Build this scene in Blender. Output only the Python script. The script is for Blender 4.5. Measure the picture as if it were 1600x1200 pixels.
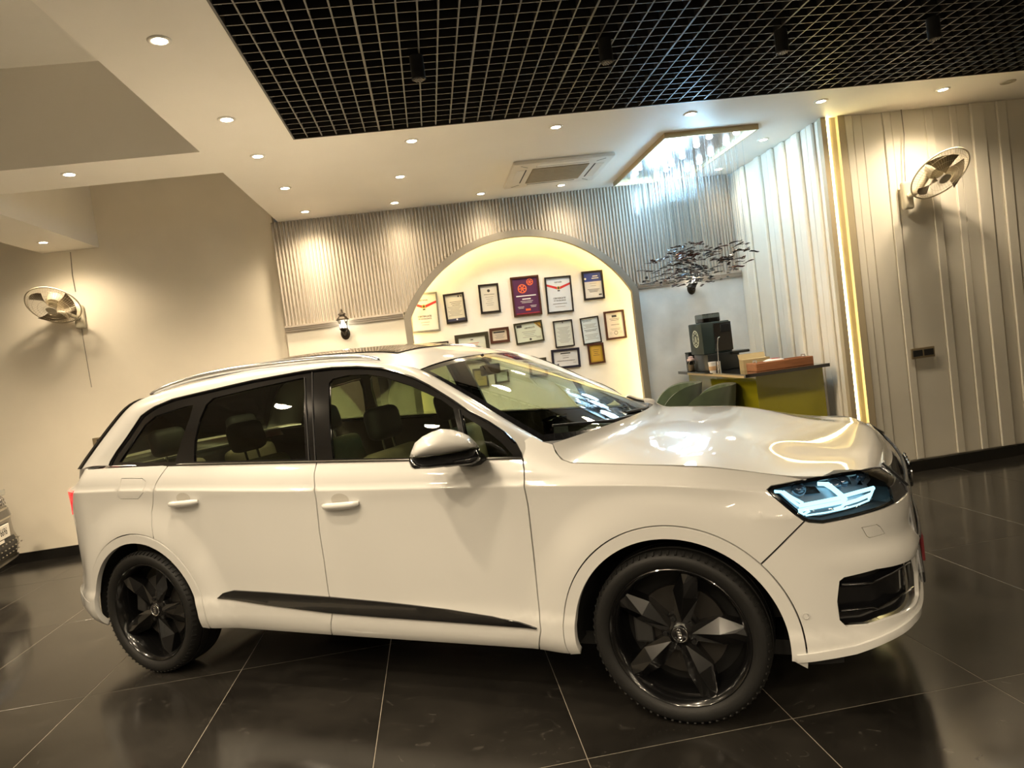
import bpy, bmesh, math, random
import numpy as np
from mathutils import Vector, Matrix
from mathutils.geometry import delaunay_2d_cdt

for o in list(bpy.data.objects): bpy.data.objects.remove(o)
SC = bpy.context.scene
COL = SC.collection
random.seed(7)
PI = math.pi

# ---------------------------------------------------------------- camera
CAM_H = 1.5728; F_PX = 1113.72; YAW, PITCH, ROLL = 0.1083, -0.0493, -0.1294
HC = 3.2211                                   # height of the white soffit
def cam_axes():
    cy, sy = math.cos(YAW), math.sin(YAW); cp, sp = math.cos(PITCH), math.sin(PITCH)
    f = np.array([sy*cp, cy*cp, sp]); rt = np.array([cy, -sy, 0.]); up = np.cross(rt, f)
    cr, sr = math.cos(ROLL), math.sin(ROLL)
    return cr*rt+sr*up, -sr*rt+cr*up, f
RT, UP, FW = cam_axes()
CAMP = np.array([0, 0, CAM_H])
cam_d = bpy.data.cameras.new('camera'); cam = bpy.data.objects.new('camera', cam_d); COL.objects.link(cam)
m = Matrix.Identity(4)
for i in range(3):
    m[i][0] = RT[i]; m[i][1] = UP[i]; m[i][2] = -FW[i]; m[i][3] = CAMP[i]
cam.matrix_world = m
cam_d.sensor_width = 36; cam_d.lens = F_PX/1600*36; cam_d.clip_start = 0.05; cam_d.clip_end = 100
SC.camera = cam
def ray(u, v): return RT*((u-800)/F_PX) - UP*((v-600)/F_PX) + FW
def proj(P):
    q = np.asarray(P, float)-CAMP
    return np.stack([800+F_PX*(q@RT)/(q@FW), 600-F_PX*(q@UP)/(q@FW)], -1)
def on_plane(u, v, n, d):
    r = ray(u, v); n = np.array(n, float); t = (d-n@CAMP)/(n@r); return CAMP+t*r
def atY(u, v, y): return on_plane(u, v, (0, 1, 0), y)
def atZ(u, v, z): return on_plane(u, v, (0, 0, 1), z)
def atX(u, v, x): return on_plane(u, v, (1, 0, 0), x)

# ---------------------------------------------------------------- world, exposure
w = bpy.data.worlds.new('world'); SC.world = w; w.use_nodes = True
w.node_tree.nodes['Background'].inputs[0].default_value = (1.0, 0.85, 0.65, 1)
w.node_tree.nodes['Background'].inputs[1].default_value = 0.02
SC.view_settings.view_transform = 'Standard'; SC.view_settings.look = 'None'
SC.view_settings.exposure = 1.5; SC.view_settings.gamma = 1.0; SC.view_settings.use_curve_mapping = False
WARM = (1.0, 0.81, 0.56); SPOT_W = 60.0

# ---------------------------------------------------------------- materials
MATS = {}
def mat(name, col, rough=0.5, metal=0.0, coat=0.0, emit=None, estr=0.0, var=0.0, vscale=6.0, bump=0.0, bscale=60.0,
        trans=0.0, alpha=1.0, spec=0.5, sheen=0.0, stretch=None, coat_r=0.03):
    if name in MATS: return MATS[name]
    m = bpy.data.materials.new(name); m.use_nodes = True; nt = m.node_tree; b = nt.nodes['Principled BSDF']
    b.inputs['Base Color'].default_value = (*col, 1); b.inputs['Roughness'].default_value = rough
    b.inputs['Metallic'].default_value = metal; b.inputs['Coat Weight'].default_value = coat
    b.inputs['Coat Roughness'].default_value = coat_r
    b.inputs['Specular IOR Level'].default_value = spec; b.inputs['Transmission Weight'].default_value = trans
    b.inputs['Alpha'].default_value = alpha; b.inputs['Sheen Weight'].default_value = sheen
    if emit: b.inputs['Emission Color'].default_value = (*emit, 1); b.inputs['Emission Strength'].default_value = estr
    if var > 0 or bump > 0:
        tc = nt.nodes.new('ShaderNodeTexCoord'); src = tc.outputs['Object']
        if stretch:
            mp = nt.nodes.new('ShaderNodeMapping'); mp.inputs['Scale'].default_value = stretch
            nt.links.new(src, mp.inputs[0]); src = mp.outputs[0]
    if var > 0:
        n = nt.nodes.new('ShaderNodeTexNoise'); n.inputs['Scale'].default_value = vscale; n.inputs['Detail'].default_value = 6
        nt.links.new(src, n.inputs['Vector'])
        r = nt.nodes.new('ShaderNodeValToRGB')
        r.color_ramp.elements[0].position = 0.3; r.color_ramp.elements[1].position = 0.72
        r.color_ramp.elements[0].color = (*[c*(1-var) for c in col], 1)
        r.color_ramp.elements[1].color = (*[min(1, c*(1+var*0.6)) for c in col], 1)
        nt.links.new(n.outputs[0], r.inputs[0]); nt.links.new(r.outputs[0], b.inputs['Base Color'])
    if bump > 0:
        n2 = nt.nodes.new('ShaderNodeTexNoise'); n2.inputs['Scale'].default_value = bscale; n2.inputs['Detail'].default_value = 4
        nt.links.new(src, n2.inputs['Vector'])
        bp = nt.nodes.new('ShaderNodeBump'); bp.inputs['Strength'].default_value = bump; bp.inputs['Distance'].default_value = 0.01
        nt.links.new(n2.outputs[0], bp.inputs['Height']); nt.links.new(bp.outputs[0], b.inputs['Normal'])
    MATS[name] = m; return m
def glass(name, tint, refl=1.0, ior=1.5, rough=0.0):
    if name in MATS: return MATS[name]
    m = bpy.data.materials.new(name); m.use_nodes = True; nt = m.node_tree
    for n in list(nt.nodes): nt.nodes.remove(n)
    out = nt.nodes.new('ShaderNodeOutputMaterial'); mix = nt.nodes.new('ShaderNodeMixShader')
    tr = nt.nodes.new('ShaderNodeBsdfTransparent'); tr.inputs[0].default_value = (*tint, 1)
    gl = nt.nodes.new('ShaderNodeBsdfGlossy'); gl.inputs['Roughness'].default_value = rough; gl.inputs[0].default_value = (refl, refl, refl, 1)
    fr = nt.nodes.new('ShaderNodeFresnel'); fr.inputs[0].default_value = ior
    nt.links.new(fr.outputs[0], mix.inputs[0]); nt.links.new(tr.outputs[0], mix.inputs[1]); nt.links.new(gl.outputs[0], mix.inputs[2])
    nt.links.new(mix.outputs[0], out.inputs[0]); MATS[name] = m; return m
def emis(name, col, s):
    if name in MATS: return MATS[name]
    m = bpy.data.materials.new(name); m.use_nodes = True; nt = m.node_tree
    for n in list(nt.nodes): nt.nodes.remove(n)
    out = nt.nodes.new('ShaderNodeOutputMaterial'); e = nt.nodes.new('ShaderNodeEmission')
    e.inputs[0].default_value = (*col, 1); e.inputs[1].default_value = s
    nt.links.new(e.outputs[0], out.inputs[0]); MATS[name] = m; return m

# ---------------------------------------------------------------- mesh helpers
class MB:
    def __init__(s): s.v = []; s.f = []; s.mi = []; s.n = None
    def add(s, verts, faces, mi=0):
        k = len(s.v); s.v += [tuple(map(float, p)) for p in verts]; s.f += [tuple(i+k for i in f) for f in faces]; s.mi += [mi]*len(faces); return s
    def box(s, a, b, mi=0):
        x0, y0, z0 = a; x1, y1, z1 = b
        return s.add([(x0,y0,z0),(x1,y0,z0),(x1,y1,z0),(x0,y1,z0),(x0,y0,z1),(x1,y0,z1),(x1,y1,z1),(x0,y1,z1)],
            [(0,3,2,1),(4,5,6,7),(0,1,5,4),(1,2,6,5),(2,3,7,6),(3,0,4,7)], mi)
    def hexa(s, p, mi=0):   # 8 points, bottom 4 then top 4
        return s.add(p, [(0,3,2,1),(4,5,6,7),(0,1,5,4),(1,2,6,5),(2,3,7,6),(3,0,4,7)], mi)
    def grid(s, P, mi=0, closeu=False, closev=False, flip=False):
        nu, nv = P.shape[:2]; vs = P.reshape(-1, 3); fs = []
        for i in range(nu if closeu else nu-1):
            for j in range(nv if closev else nv-1):
                q = (i*nv+j, ((i+1)%nu)*nv+j, ((i+1)%nu)*nv+(j+1)%nv, i*nv+(j+1)%nv)
                fs.append(q[::-1] if flip else q)
        return s.add(vs, fs, mi)
    def tube(s, pts, r, n=8, mi=0, caps=True, closed=False):
        pts = [Vector(p) for p in pts]; k = len(pts); base = len(s.v); rs = r if hasattr(r, '__len__') else [r]*k
        prev = None; rings = []
        for i, p in enumerate(pts):
            a = pts[(i-1) % k] if (closed or i > 0) else p; b = pts[(i+1) % k] if (closed or i < k-1) else p
            t = (b-a).normalized()
            if prev is None: prev = t.orthogonal().normalized()
            u = (prev-t*prev.dot(t)); u = u.normalized() if u.length > 1e-6 else t.orthogonal().normalized(); prev = u
            w_ = t.cross(u); rings.append([p+(u*math.cos(2*PI*j/n)+w_*math.sin(2*PI*j/n))*rs[i] for j in range(n)])
        vs = [q for rg in rings for q in rg]; fs = []
        for i in range(k if closed else k-1):
            i2 = (i+1) % k
            for j in range(n): fs.append((i*n+j, i*n+(j+1)%n, i2*n+(j+1)%n, i2*n+j))
        if caps and not closed: fs += [tuple(range(n))[::-1], tuple((k-1)*n+j for j in range(n))]
        return s.add(vs, fs, mi)
    def lathe(s, prof, n=32, c=(0,0,0), axis='z', mi=0, caps=False):
        vs = []; fs = []; k = len(prof)
        for j in range(n):
            a = 2*PI*j/n; ca, sa = math.cos(a), math.sin(a)
            for r, h in prof:
                if axis == 'z': vs.append((c[0]+r*ca, c[1]+r*sa, c[2]+h))
                elif axis == 'y': vs.append((c[0]+r*ca, c[1]+h, c[2]-r*sa))
                else: vs.append((c[0]+h, c[1]+r*ca, c[2]+r*sa))
        for j in range(n):
            j2 = (j+1) % n
            for i in range(k-1): fs.append((j*k+i, j2*k+i, j2*k+i+1, j*k+i+1))
        if caps: fs += [tuple(j*k for j in range(n))[::-1], tuple(j*k+k-1 for j in range(n))]
        return s.add(vs, fs, mi)
    def cyl(s, c, r, h0, h1, n=24, axis='z', mi=0):
        return s.lathe([(r, h0), (r, h1)], n, c, axis, mi, caps=True)
    def rbox(s, a, b, r=0.01, seg=2, mi=0):
        bm = bmesh.new(); bmesh.ops.create_cube(bm, size=1)
        for v in bm.verts: v.co = Vector(((a[i]+b[i])/2+v.co[i]*(b[i]-a[i]) for i in range(3)))
        bmesh.ops.bevel(bm, geom=bm.edges[:]+bm.verts[:], offset=r, segments=seg, affect='EDGES', profile=0.5)
        bm.verts.index_update(); vs = [tuple(v.co) for v in bm.verts]; fs = [tuple(v.index for v in f.verts) for f in bm.faces]; bm.free()
        return s.add(vs, fs, mi)
    def xf(s, M):
        s.v = [tuple(M @ Vector(p)) for p in s.v]; return s
    def mesh(s, name, mats, smooth=False, ang=None):
        me = bpy.data.meshes.new(name); me.from_pydata(s.v, [], s.f); 
        for m in (mats if isinstance(mats, (list, tuple)) else [mats]): me.materials.append(m)
        me.polygons.foreach_set('material_index', s.mi)
        if smooth: me.polygons.foreach_set('use_smooth', [True]*len(me.polygons))
        me.update()
        if s.n is not None: me.normals_split_custom_set_from_vertices(s.n)
        elif smooth and ang is not None: me.set_sharp_from_angle(angle=math.radians(ang))
        return me
    def build(s, name, mats, parent=None, smooth=False, ang=40, loc=None, rot=None):
        if parent is None and loc is None and rot is None and s.v:      # world-space mesh: put the origin at its base
            A = np.array(s.v); c = (A.min(0)+A.max(0))/2; c[2] = A[:, 2].min(); s.v = [tuple(p) for p in (A-c)]; loc = tuple(c)
        o = bpy.data.objects.new(name, s.mesh(name, mats, smooth, ang)); COL.objects.link(o)
        if parent: o.parent = parent
        if loc is not None: o.location = loc
        if rot is not None: o.rotation_euler = rot
        return o
def tag(o, label=None, cat=None, group=None, kind=None):
    if label: o['label'] = label
    if cat: o['category'] = cat
    if group: o['group'] = group
    if kind: o['kind'] = kind
    return o
def thing(name, label, cat, loc=(0,0,0), rz=0, group=None):
    o = bpy.data.objects.new(name, None); COL.objects.link(o); o.location = loc; o.rotation_euler = (0, 0, rz)
    o.empty_display_size = 0.1
    return tag(o, label, cat, group)
def inst(src, parent=None, loc=None, rot=None, scale=None):
    o = src.copy(); COL.objects.link(o); o.parent = parent
    if loc is not None: o.location = loc
    if rot is not None: o.rotation_euler = rot
    if scale is not None: o.scale = scale
    return o
def copy_tree(o, parent=None):
    c = o.copy(); COL.objects.link(c); c.parent = parent
    for ch in list(o.children): copy_tree(ch, c)
    return c
def text_mesh(s, size, width=1.0, bold=False):
    cu = bpy.data.curves.new('t', 'FONT'); cu.body = s; cu.size = size; cu.align_x = 'CENTER'; cu.align_y = 'CENTER'; cu.resolution_u = 2
    if bold: cu.offset = size*0.02
    ob = bpy.data.objects.new('t', cu); COL.objects.link(ob); dg = bpy.context.evaluated_depsgraph_get(); dg.update()
    me = ob.evaluated_get(dg).to_mesh(); vs = [(v.co.x*width, v.co.y, 0) for v in me.vertices]; fs = [tuple(p.vertices) for p in me.polygons]
    bpy.data.objects.remove(ob); bpy.data.curves.remove(cu); return vs, fs
def spot(parent, loc, power, col=WARM, ang=150, blend=0.9, size=0.10):
    l = bpy.data.lights.new('lamp', 'SPOT'); l.energy = power; l.color = col; l.spot_size = math.radians(ang); l.spot_blend = blend; l.shadow_soft_size = size
    o = bpy.data.objects.new('lamp', l); COL.objects.link(o); o.parent = parent; o.location = loc; return o

# ---------------------------------------------------------------- room materials
M_CREAM = mat('cream_paint', (.86, .79, .66), .6, var=.05, vscale=2, bump=.05, bscale=120)
M_CEIL = mat('ceiling_paint', (.90, .86, .78), .55, var=.03, vscale=1.5)
M_GREY = mat('upper_ceiling_paint', (.84, .81, .74), .7, var=.04, vscale=1.5)
M_BLACK = mat('void_black', (.004, .004, .004), .9, var=.1)
M_BASE = mat('baseboard_black', (.012, .011, .010), .25, var=.3, vscale=8)
M_PANEL = mat('panel_paint', (.86, .81, .70), .45, var=.05, vscale=2.5)
M_SLAT = mat('slat_paint', (.46, .40, .33), .5, var=.05, vscale=9)
M_PLAST = mat('plaster', (.74, .74, .72), .7, var=.14, vscale=3.5, bump=.15, bscale=14)
M_ARCH = mat('arch_frame', (.24, .21, .165), .5, var=.08)

def tile_mat():
    m = bpy.data.materials.new('dark_stone_tile'); m.use_nodes = True; nt = m.node_tree; b = nt.nodes['Principled BSDF']
    g = nt.nodes.new('ShaderNodeNewGeometry'); 
    n1 = nt.nodes.new('ShaderNodeTexNoise'); n1.inputs['Scale'].default_value = 2.2; n1.inputs['Detail'].default_value = 8; n1.inputs['Roughness'].default_value = .65
    n2 = nt.nodes.new('ShaderNodeTexNoise'); n2.inputs['Scale'].default_value = 14; n2.inputs['Detail'].default_value = 6; n2.inputs['Distortion'].default_value = 1.5
    oi = nt.nodes.new('ShaderNodeObjectInfo')
    ad = nt.nodes.new('ShaderNodeVectorMath'); ad.operation = 'MULTIPLY_ADD'
    cmb = nt.nodes.new('ShaderNodeCombineXYZ'); 
    for k in range(3): nt.links.new(oi.outputs['Random'], cmb.inputs[k])
    ad.inputs[1].default_value = (20, 20, 20)
    nt.links.new(cmb.outputs[0], ad.inputs[0]); nt.links.new(g.outputs['Position'], ad.inputs[2])
    for n in (n1, n2): nt.links.new(ad.outputs[0], n.inputs['Vector'])
    r1 = nt.nodes.new('ShaderNodeValToRGB'); e = r1.color_ramp.elements
    e[0].position = .3; e[0].color = (.011, .010, .009, 1); e[1].position = .75; e[1].color = (.032, .029, .025, 1)
    nt.links.new(n1.outputs[0], r1.inputs[0])
    r2 = nt.nodes.new('ShaderNodeValToRGB'); e = r2.color_ramp.elements
    e[0].position = .62; e[0].color = (0, 0, 0, 1); e[1].position = .80; e[1].color = (.04, .037, .033, 1)
    nt.links.new(n2.outputs[0], r2.inputs[0])
    mx = nt.nodes.new('ShaderNodeMixRGB'); mx.blend_type = 'ADD'; mx.inputs[0].default_value = 1
    nt.links.new(r1.outputs[0], mx.inputs[1]); nt.links.new(r2.outputs[0], mx.inputs[2]); nt.links.new(mx.outputs[0], b.inputs['Base Color'])
    mr = nt.nodes.new('ShaderNodeMapRange'); mr.inputs[3].default_value = .05; mr.inputs[4].default_value = .24
    nt.links.new(n1.outputs[0], mr.inputs[0]); nt.links.new(mr.outputs[0], b.inputs['Roughness'])
    b.inputs['Specular IOR Level'].default_value = .5
    return m
M_TILE = tile_mat(); M_GROUT = mat('grout', (.30, .27, .22), .8, var=.1, vscale=20)

# ---------------------------------------------------------------- floor
X0, X1, Y0, Y1 = -7.0, 7.4, -4.0, 8.1
floor = tag(MB().box((X0, Y0, -.06), (X1, Y1, -.0012)).build('floor', M_GROUT), kind='structure', label='dark polished stone tile floor with pale grout lines')
TX, TY, TW, TL = .3828, 2.5951, .8232, 1.4524
tile_src = None
fl = floor.location
i0 = math.floor((X0-TX)/TW); i1 = math.ceil((X1-TX)/TW); j0 = math.floor((Y0-TY)/TL); j1 = math.ceil((Y1-TY)/TL)
for i in range(i0, i1):
    for j in range(j0, j1):
        a0, a1 = max(X0, TX+i*TW), min(X1, TX+(i+1)*TW); b0, b1 = max(Y0, TY+j*TL), min(Y1, TY+(j+1)*TL)
        if a1-a0 < .02 or b1-b0 < .02: continue
        full = abs(a1-a0-TW) < 1e-6 and abs(b1-b0-TL) < 1e-6
        cx, cy = (a0+a1)/2, (b0+b1)/2
        if full and tile_src: o = inst(tile_src, floor, (cx-fl.x, cy-fl.y, -fl.z))
        else:
            hw, hl = (a1-a0)/2-.0016, (b1-b0)/2-.0016
            o = MB().add([(-hw,-hl,-.0008),(hw,-hl,-.0008),(hw,hl,-.0008),(-hw,hl,-.0008),(-hw+.001,-hl+.001,0),(hw-.001,-hl+.001,0),(hw-.001,hl-.001,0),(-hw+.001,hl-.001,0)],
                [(4,5,6,7),(0,1,5,4),(1,2,6,5),(2,3,7,6),(3,0,4,7)]).build('tile', M_TILE, floor, loc=(cx-fl.x, cy-fl.y, -fl.z))
            if full: tile_src = o

# ---------------------------------------------------------------- ceiling
GX, GY, GY0 = -.7401, 5.1884, -1.05         # grid opening: left edge, back edge, front edge
ZU = 3.9
XL = -1.40
cm = MB()
TH = .12
cm.box((XL, GY, HC), (X1, 8.1, HC+TH))                       # back band
cm.box((XL, Y0, HC), (GX, GY, HC+TH))                        # left band of the grid
cm.box((GX, Y0, HC), (X1, GY0, HC+TH))                       # front band behind the viewer
cm.box((X0, 5.27, HC), (XL, 5.83, HC+TH))                    # beam soffit
cm.box((X0, 5.27, HC+TH), (XL, 5.39, ZU)); cm.box((X0, 5.71, HC+TH), (XL, 5.83, ZU))   # beam faces
cm.box((XL, Y0, HC+TH), (XL+.12, 8.1, ZU))
cm.box((-3.84, 5.83, 3.184), (-3.274, 8.1, ZU))              # lower boxed beam beside the back wall
ceiling = tag(cm.build('ceiling', M_CEIL), kind='structure', label='white plaster soffit around the black grid')
tag(MB().box((X0, Y0, ZU), (XL+.12, 8.1, ZU+.1)).build('ceiling', M_GREY), kind='structure', label='raised grey upper ceiling')
vm = MB().box((XL+.12, Y0, ZU), (X1, 8.1, ZU+.1))
vm.box((GX-.02, GY0, HC+TH), (GX, GY, ZU)); vm.box((GX, GY, HC+TH), (X1, GY+.02, ZU)); vm.box((GX, GY0-.02, HC+TH), (X1, GY0, ZU))
tag(vm.build('ceiling', M_BLACK), kind='structure', label='black void above the open grid')
tag(MB().box((GX, GY-.012, HC-.004), (X1, GY, HC+.05)).box((GX, GY0, HC-.004), (GX+.012, GY-.012, HC+.05)).build('trim_1', mat('grid_edge', (.03, .028, .024), .4)), kind='structure')

# open-cell grid: each bar one part, dark blades with pale lower edge
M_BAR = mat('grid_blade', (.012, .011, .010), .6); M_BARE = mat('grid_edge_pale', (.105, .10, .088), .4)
gridt = thing('ceiling_grid', 'black open-cell louvre grid set into the white soffit', 'ceiling grid', (GX, GY, HC))
def bar_mesh(L, wd, axis):
    b = MB(); h = .045
    if axis == 'y': b.box((-wd/2, -L, .0), (wd/2, 0, h))
    else: b.box((0, -wd/2, .0), (L, wd/2, h))
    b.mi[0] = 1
    return b
GLX = X1-GX; GLY = GY-GY0
by = bx = by2 = None
for i in range(1, int(GLX/.1)):
    run = i % 6 == 0
    key = 'r' if run else 'n'
    if run:
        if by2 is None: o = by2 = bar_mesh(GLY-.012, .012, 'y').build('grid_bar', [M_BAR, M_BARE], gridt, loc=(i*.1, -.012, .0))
        else: inst(by2, gridt, (i*.1, -.012, .0))
    else:
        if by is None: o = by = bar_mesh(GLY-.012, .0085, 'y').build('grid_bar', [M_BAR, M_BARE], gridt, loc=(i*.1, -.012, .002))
        else: inst(by, gridt, (i*.1, -.012, .002))
for j in range(1, int(GLY/.1)):
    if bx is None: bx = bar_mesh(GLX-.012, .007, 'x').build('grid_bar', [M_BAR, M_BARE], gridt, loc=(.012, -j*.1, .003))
    else: inst(bx, gridt, (.012, -j*.1, .003))

# ---------------------------------------------------------------- walls
YB = 7.87; YL = 7.98; XA = 3.65; YR = 5.98; XI0 = -1.485
tag(MB().box((X0, YL, 0), (XI0, YL+.12, ZU)).build('wall_back_left', M_CREAM), kind='structure', label='plain cream wall behind the cars')
# feature wall with the segmental arched opening
ACX = 1.09; AHW = 1.31; ARR = 1.4725; ACZ = 1.3815
ZM = 2.085                                   # moulding height
def arch_pts(off, z0, n=48):
    h = AHW+off; R = ARR+off; a = math.asin(h/R)
    pts = [(ACX-h, z0)]
    pts += [(ACX+R*math.sin(-a+2*a*k/n), ACZ+R*math.cos(-a+2*a*k/n)) for k in range(n+1)]
    return pts+[(ACX+h, z0)]
def arch_z(x):
    d = abs(x-ACX)
    return ACZ+math.sqrt(ARR**2-d*d) if d < AHW else 0
AO = AHW; AI = -.07
def wall_with_arch(y0, y1, r, ztop, zlo, mb):
    P = arch_pts(r, zlo)
    for (xa, za), (xb, zb) in zip(P[:-1], P[1:]):
        if xb-xa < 1e-6: continue
        mb.hexa([(xa,y0,za),(xb,y0,zb),(xb,y1,zb),(xa,y1,za),(xa,y0,ztop),(xb,y0,ztop),(xb,y1,ztop),(xa,y1,ztop)])
    return mb
wl = MB().box((XI0, YB, 0), (ACX-AO, YB+.2, HC))
tag(wl.build('wall_back', M_CREAM), kind='structure', label='cream lower wall under the ribbed panel')
tag(MB().box((ACX+AO, YB, 0), (XA+.1, YB+.2, HC)).build('wall_back', M_PLAST), kind='structure', label='mottled white plaster wall behind the counter')
tag(wall_with_arch(YB, YB+.2, -.01, HC, 0, MB()).build('wall_back', M_CREAM), kind='structure')
tag(MB().box((ACX-AO-.05, YB+.2, 0), (ACX+AO+.05, YB+.28, HC)).build('wall_back', mat('niche_paint', (.86, .82, .76), .6, var=.04)), kind='structure', label='white back of the arched niche')
# slats
XS0, XS1 = XI0, XA-.03; NS = 138; pitch = (XS1-XS0)/NS
slatp = thing('ribbed_panel', 'ribbed vertical slat panel wrapping over the arch', 'wall panel', (XS0, YB-.002, ZM))
prof = [(-.5, 0), (-.36, -.020), (-.16, -.026), (.16, -.026), (.36, -.020), (.5, 0)]
sm = MB(); k = len(prof); pw = pitch*.80
for h in (0, 1): sm.v += [(x*pw, y, float(h)) for x, y in prof]
sm.f = [(i, i+1, k+i+1, k+i) for i in range(k-1)]+[tuple(range(k))[::-1], tuple(range(k, 2*k))]; sm.mi = [0]*len(sm.f)
slat0 = None
for i in range(NS):
    x = XS0+(i+.5)*pitch; zb = max(ZM+.03, arch_z(x))
    if slat0 is None: slat0 = o = sm.build('slat', M_SLAT, slatp, loc=(x-XS0, 0, zb-ZM))
    else: o = inst(slat0, slatp, (x-XS0, 0, zb-ZM))
    o.scale = (1, 1, HC-zb)
# moulding under the ribbed panel
for nm, xa, xb in (('trim_2', XS0, ACX-AHW-.01), ('trim_3', ACX+AHW+.01, XA-.02)):
    mb = MB().box((xa, YB-.055, ZM+.012), (xb, YB, ZM+.034)); mb.box((xa, YB-.042, ZM-.008), (xb, YB, ZM+.012)); mb.box((xa, YB-.030, ZM-.028), (xb, YB, ZM-.008))
    tag(mb.build(nm, M_SLAT), kind='structure', label='stepped moulding under the ribbed panel')
# arch frame
am = MB()
def ring(r0, r1, ya, yb, mb, z0=0):
    A = arch_pts(r0, z0, 64); B = arch_pts(r1, z0, 64)
    G = np.array([[(x, ya, z) for x, z in A], [(x, ya, z) for x, z in B], [(x, yb, z) for x, z in B], [(x, yb, z) for x, z in A]])
    return mb.grid(G, closeu=True)
ring(AI, .005, YB-.05, YB+.02, am); 
tag(am.build('trim_4', M_ARCH, smooth=True, ang=30), kind='structure', label='taupe arch frame around the niche')
lm = MB()
tube_pts = [(x, YB+.05, z) for x, z in arch_pts(AI+.035, .05, 40)]
led = tag(lm.tube(tube_pts, .010, 6).build('led_strip', emis('niche_led', (1.0, .72, .26), 9.0)), 'yellow LED strip hidden behind the rim of the arched niche', 'light strip')

# side wall of the alcove and the right-hand wall: boards of uneven relief
tag(MB().box((XA, YR+.02, 0), (XA+.06, YB+.2, HC)).build('wall_right_alcove', M_PANEL), kind='structure', label='white fluted side wall of the alcove')
rw = tag(MB().box((XA+.2, YR, 0), (X1, YR+.15, HC)).build('wall_right', M_PANEL), kind='structure', label='cream panelled wall with vertical boards')
def board(parent, a, b, z0, z1, r=.006):
    mb = MB().rbox((a[0], a[1], z0), (b[0], b[1], z1), r, 1)
    A = np.array(mb.v); c = (A.min(0)+A.max(0))/2
    mb.v = [tuple(q) for q in A-np.array(parent.location)]
    return mb.build('board', M_PANEL, parent)
alc = [o for o in bpy.data.objects if o.name.startswith('wall_right_alcove')][0]
ys = [7.82, 7.66, 7.48, 7.24, 7.10, 6.95, 6.83, 6.72, 6.60, 6.46, 6.32, 6.20, 6.08, 6.00]
dep = [.02, .035, .015, .04, .02, .035, .012, .035, .014, .036, .012, .03, .014]
for k in range(len(ys)-1): board(alc, (XA-dep[k], ys[k+1]+.012, 0), (XA, ys[k]-.012, 0), 0, HC-.002, .010)
XLED = 3.705
# LED channel on the corner
ch = MB().box((XA-.02, YR-.03, 0), (XA+.03, YR+.02, HC)).box((XA+.135, YR-.035, 0), (XA+.2, YR+.02, HC)).box((XA+.03, YR+.005, 0), (XA+.135, YR+.02, HC))
tag(ch.build('trim_5', mat('led_channel', (.50, .42, .28), .45)), kind='structure', label='corner channel holding the vertical light strip')
tag(MB().box((XLED-.013, YR-.004, .02), (XLED+.013, YR+.005, HC-.004)).build('led_strip', emis('corner_led', (1.0, .82, .36), 9.0)), 'bright vertical yellow LED strip on the corner of the panelled wall', 'light strip')
xs = [3.855, 3.93, 4.02, 4.22, 4.30, 4.62, 4.70, 4.86, 4.93, 5.06, 5.195, 5.32, 5.42, 5.70, 5.78, 6.1, 6.2, 6.6, 6.7, 7.3]
dp = [.03, .018, .008, .02, .006, .024, .008, .026, .010, .034, .006, .030, .012, .03, .01, .03, .01, .03, .01]
for k in range(len(xs)-1): board(rw, (xs[k]+.004, YR-dp[k]*.75, 0), (xs[k+1]-.004, YR, 0), .105, HC-.002, .004)
tag(MB().box((XA+.2, YR-.045, 0), (5.195, YR, .10)).box((5.195, YR-.02, 0), (X1, YR, .10)).build('baseboard_right', M_BASE), kind='structure', label='black skirting under the panelled wall')
tag(MB().box((X0, YL-.02, 0), (XI0, YL, .105)).box((XI0, YB-.02, 0), (ACX-AO, YB, .105)).build('baseboard_left', M_BASE), kind='structure', label='black skirting under the cream wall')
# closing walls outside the view
tag(MB().box((X0-.1, Y0, 0), (X0, 8.1, ZU)).build('wall_left', M_CREAM), kind='structure')
tag(MB().box((X1, Y0, 0), (X1+.1, 8.1, ZU)).build('wall_right_far', M_CREAM), kind='structure')
tag(MB().box((X0, Y0-.1, 0), (X1, Y0, ZU)).build('wall_front', mat('front_wall', (.10, .09, .075), .5, var=.1)), kind='structure')

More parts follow.
